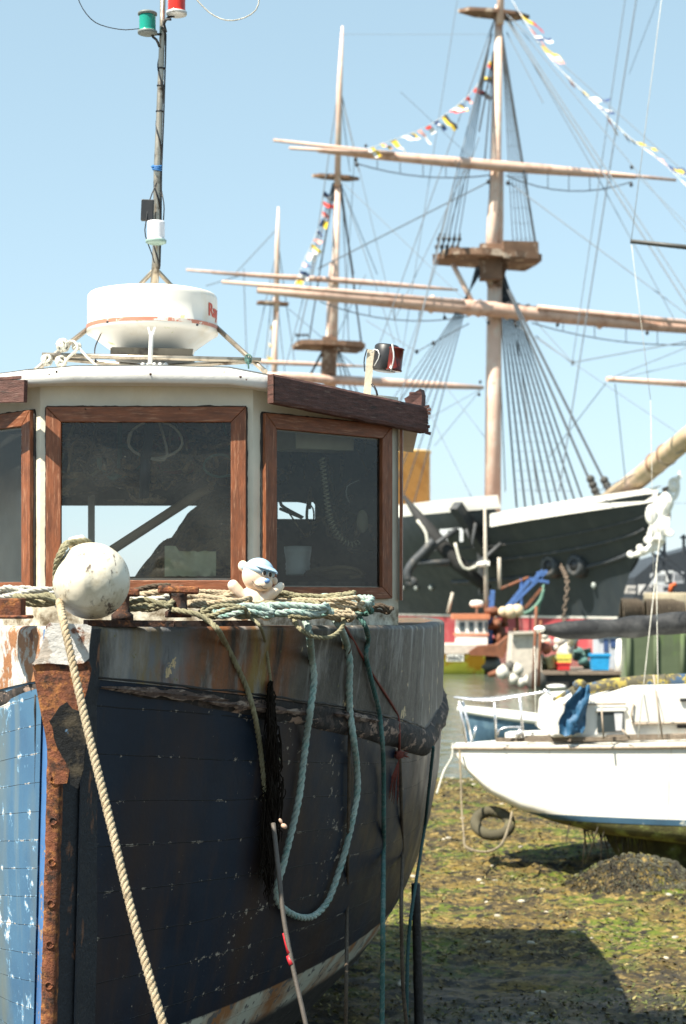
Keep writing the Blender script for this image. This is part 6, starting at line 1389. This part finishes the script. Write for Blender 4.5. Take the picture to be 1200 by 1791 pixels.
q = MB(); q.tube([P(985, 1232, 16.36), P(1095, 1231, 16.36)], .008, 6); q.tube([P(1110, 1266, 16.28), P(1300, 1262, 16.28)], .010, 6); q.tube([P(1108, 1266, 16.28), P(1104, 1250, 16.28), P(1108, 1230, 16.29)], .010, 6); q.build('cabin_moulding', TEAK, cabin)
# toe rail planks lying along the deck
q = MB(); 
def yd(x, i_, h_): return V((YX0 + x, 17 - max(0, ybb(x) - i_), yzd(x) + h_))
for xa, xb, i_, h_ in ((.42, 1.5, .02, .05), (1.5, 3.2, .10, .05), (3.2, 6.5, .10, .05), (.7, 2.0, .14, .06), (2.0, 6.5, .18, .06)): q.beam(yd(xa, i_, h_), yd(xb, i_, h_), .04, .04); q.build('deck_plank', TEAK, yc)
q = MB(); q.ball(yd(2.6, .14, .15), (.42, .08, .05), 8, 16); q.build('deck_roll', YACHT, yc); q = MB(); q.beam(yd(.55, .3, .06), yd(1.0, .4, .06), .25, .09); q.build('fore_hatch', YACHT, yc)
q = MB(); rows = []
for j in range(14):
    t_ = j / 13; row = []
    for i in range(14):
        s_ = i / 13; xl = table([(0, 1014), (.2, 1000), (.35, 988), (.5, 990), (.75, 975), (1, 977)], t_); xr = table([(0, 1031), (.4, 1030), (1, 1020)], t_); yt = lerp(1200, 1284, t_)
        row.append(P(lerp(xl, xr, s_) + 2 * math.sin(t_ * 9), yt + 3 * math.sin(s_ * 5) + 3 * fbm(s_ * 6, t_ * 3, 8), 16.30 - .022 * math.sin(s_ * 8 + t_ * 4) - .035 * fbm(s_ * 6, t_ * 8, 2)))
    rows.append(row)
q.grid(rows); tag(q.build('blue_tarpaulin', mat('blue_tarp', (.022, .10, .20), .6, bump=.5, bscale=8), None, base=P(1000, 1284, 16.3)), 'blue tarpaulin draped over the front of the yacht cabin', 'tarpaulin')
# pulpit, stanchions, handrails
SS = mat('stainless', (.75, .75, .78), .25, metal=.7)
q = MB(); q.tube(spline([P(795, 1220, 17), P(850, 1226, 16.8), P(910, 1217, 16.7), P(965, 1208, 16.6)], .1), .013, 8); q.tube(spline([P(795, 1220, 17), P(850, 1222, 17.3), P(920, 1214, 17.5)], .1), .013, 8)
for x0_, y0_, x1_, y1_, Y in ((803, 1226, 816, 1300, 16.9), (809, 1226, 826, 1298, 17.0), (909, 1214, 915, 1290, 16.65), (865, 1228, 868, 1292, 17.4), (951, 1206, 972, 1222, 16.6)): q.cyl(P(x0_, y0_, Y), P(x1_, y1_, Y), .013, 8)
pp = q.build('bow_pulpit', SS, yc)
q = MB(); q.tube(spline([P(870, 1286, 16.6), P(874, 1276, 16.6), P(890, 1272, 16.6), P(912, 1272, 16.6)], .05), .010, 6); q.cyl(P(905, 1290, 16.6), P(912, 1276, 16.6), .03, 8); q.build('deck_winch', SS, yc)
for x0_, y0_, x1_, y1_ in ((1052, 1236, 1060, 1292), (1088, 1276, 1106, 1292), (1143, 1180, 1163, 1292)): q = MB(); q.cyl(P(x0_, y0_, 16.1), P(x1_ - 4, y1_, 16.1), .009, 6); q.build('stanchion', TEAK, yc)
# lowered spar with lichen on the cabin top, boom with black cover, mast and rigging
LICH = mat('lichened_spar', (.09, .08, .05), .8, [((.34, .27, .06), 9, .5, .58), ((.04, .08, .14), 5, .56, .6)], bump=.5, vscale=5)
q = MB(); q.tube([P(1000, 1212, 16.6), P(1060, 1198, 16.6), P(1130, 1192, 16.6), P(1500, 1180, 16.8)], [.05, .06, .065, .07], 12); q.tube([P(968, 1226, 16.6), P(1018, 1194, 16.6)], .022, 8); q.ball(P(1014, 1197, 16.55), (.07, .05, .05), 8, 12)
tag(q.build('lowered_spar', LICH, None, base=P(1130, 1200, 16.6)), 'mossy spar lying along the top of the yacht cabin', 'spar')
q = MB(); cl = spline([P(946, 1101, 17.2), P(1000, 1102, 17.2), P(1100, 1097, 17.3), P(1210, 1088, 17.4), P(1420, 1078, 17.6)], .05)
q.tube(cl, [(.045 + .062 * smooth(0, .35, i * .05)) * (1 + .26 * noise.noise(cl[i] * 5)) for i in range(len(cl))], 16)
bm_ = tag(q.build('sail_cover', mat('black_canvas', (.014, .015, .017), .75, [((.07, .07, .07), 3, .5, .7)], bump=.7, bscale=9), yc), 'boom under a wrinkled black sail cover')
q = MB(); q.ball(P(944, 1100, 17.15), (.06, .05, .035), 8, 12)
q.build('boom_fitting', YACHT, bm_)
q = MB(); q.tube([P(1330, 1200, 17.5), P(1330, -400, 17.5)], .06, 12); ym = q.build('mast', SS, yc)
q = MB(); q.cyl(P(1103, 422, 17.4), P(1330, 446, 17.5), .022, 8, .03); q.build('spreader', mat('dark_spreader', (.05, .05, .045), .5), ym)
for a_, b_, w in (((1172, -120, 17.4), (1104, 423, 17.4), .0035), ((1104, 423, 17.4), (1138, 700, 17.2), .003), ((1138, 700, 17.2), (1143, 1000, 17.0), .003), ((1155, 930, 17), (1116, 1290, 16.1), .005), ((1148, 985, 17), (1152, 1290, 16.1), .004), ((935, 1130, 17.2), (937, 1270, 16.7), .004)): q = MB(); q.cyl(P(*a_), P(*b_), w, 5); q.build('rigging_wire', R_WHITE, ym)
# mooring lines from the yacht bow
R_MUD = ropemat('muddy_rope', (.28, .23, .15), (.14, .11, .07))
def yrope(pts, r_, m, lab):
    q = MB(); q.rope([P(*p) for p in pts], r_, r_ * 7, 5); tag(q.build('yacht_mooring_rope', m, None, base=P(*pts[-1])), lab, 'rope', 'ropes at the yacht bow')
yrope([(792, 1306, 16.95), (790, 1325, 16.9), (776, 1350, 16.7), (764, 1388, 16.5)], .010, R_WHITE, 'pale rope slanting left down from the yacht bow')
yrope([(804, 1312, 16.9), (806, 1360, 16.7), (808, 1420, 16.5), (812, 1468, 16.2)], .011, R_MUD, 'rope hanging straight down from the yacht bow to the mud')
yrope([(812, 1462, 16.2), (816, 1482, 16.0), (850, 1490, 15.9), (876, 1478, 16.0), (890, 1446, 16.3), (896, 1420, 16.6)], .014, R_MUD, 'muddy rope curving along the ground to the yacht keel')
q = MB(); c = P(862, 1440, 16.9)
q.tube([c + V(((.17 * math.cos(t_)), .14 * math.sin(t_), .0 + .10 * math.sin(t_))) for t_ in [i * .35 for i in range(19)]], .055, 10)
tag(q.build('old_tyre', mat('muddy_rubber', (.085, .075, .045), .9, [((.17, .16, .07), 6, .55, .65)], bump=.8), None, base=c), 'muddy grey tyre lying beyond the yacht forefoot', 'tyre')
q = MB()
for k in range(36):
    x = random.uniform(1.2, 1.95); q.tube([V((x + YX0 - 1.1 + 1.0, 16.6 + random.uniform(-.3, .2), .5)), V((x + YX0 - .1 + random.uniform(-.12, .12), 16.5 + random.uniform(-.2, .2), random.uniform(.0, .35)))], [.009, .004], 4)
tag(q.build('weed_curtain', mat('dark_weed', (.035, .028, .015), .8), yc), None)
# dinghy
dg = thing('dinghy', 'blue and white open dinghy afloat behind the yacht bow', 'dinghy', P(880, 1290, 31))
def dh(t_, w): 
    x = lerp(804, 990, t_); bb = .62 * math.sin(min(1, t_ * 1.6) * math.pi / 2) ** .8; zt_ = lerp(P(0, 1238, 31).z, P(0, 1256, 31).z, min(1, t_ * 1.3)); z = lerp(zt_, -.1, w); return x + 14 * w * (1 - t_), bb * (1 - w ** 2.5 * .6), z
q = MB()
for sg in (-1, 1): q.grid([[V((P(dh(i / 24, w)[0], 0, 31).x, 31 + sg * dh(i / 24, w)[1], dh(i / 24, w)[2])) for i in range(25)] for w in [j / 8 for j in range(9)]])
q.build('hull', mat('dinghy_blue', (.07, .14, .21), .5, [((.16, .25, .30), 3, .5, .7)]), dg)
q = MB()
for sg in (-1, 1): q.tube([V((P(dh(i / 24, 0)[0], 0, 31).x, 31 + sg * dh(i / 24, 0)[1], dh(i / 24, 0)[2] - .02)) for i in range(25)], .065, 8)
q.build('gunwale', YACHT, dg)
q = MB(); q.tube([P(828, 1292, 30.3), P(833, 1270, 30.3)], .02, 6); q.build('rowlock', SS, dg)
for o in list(bpy.data.objects):
    if '_b' in o: del o['_b']
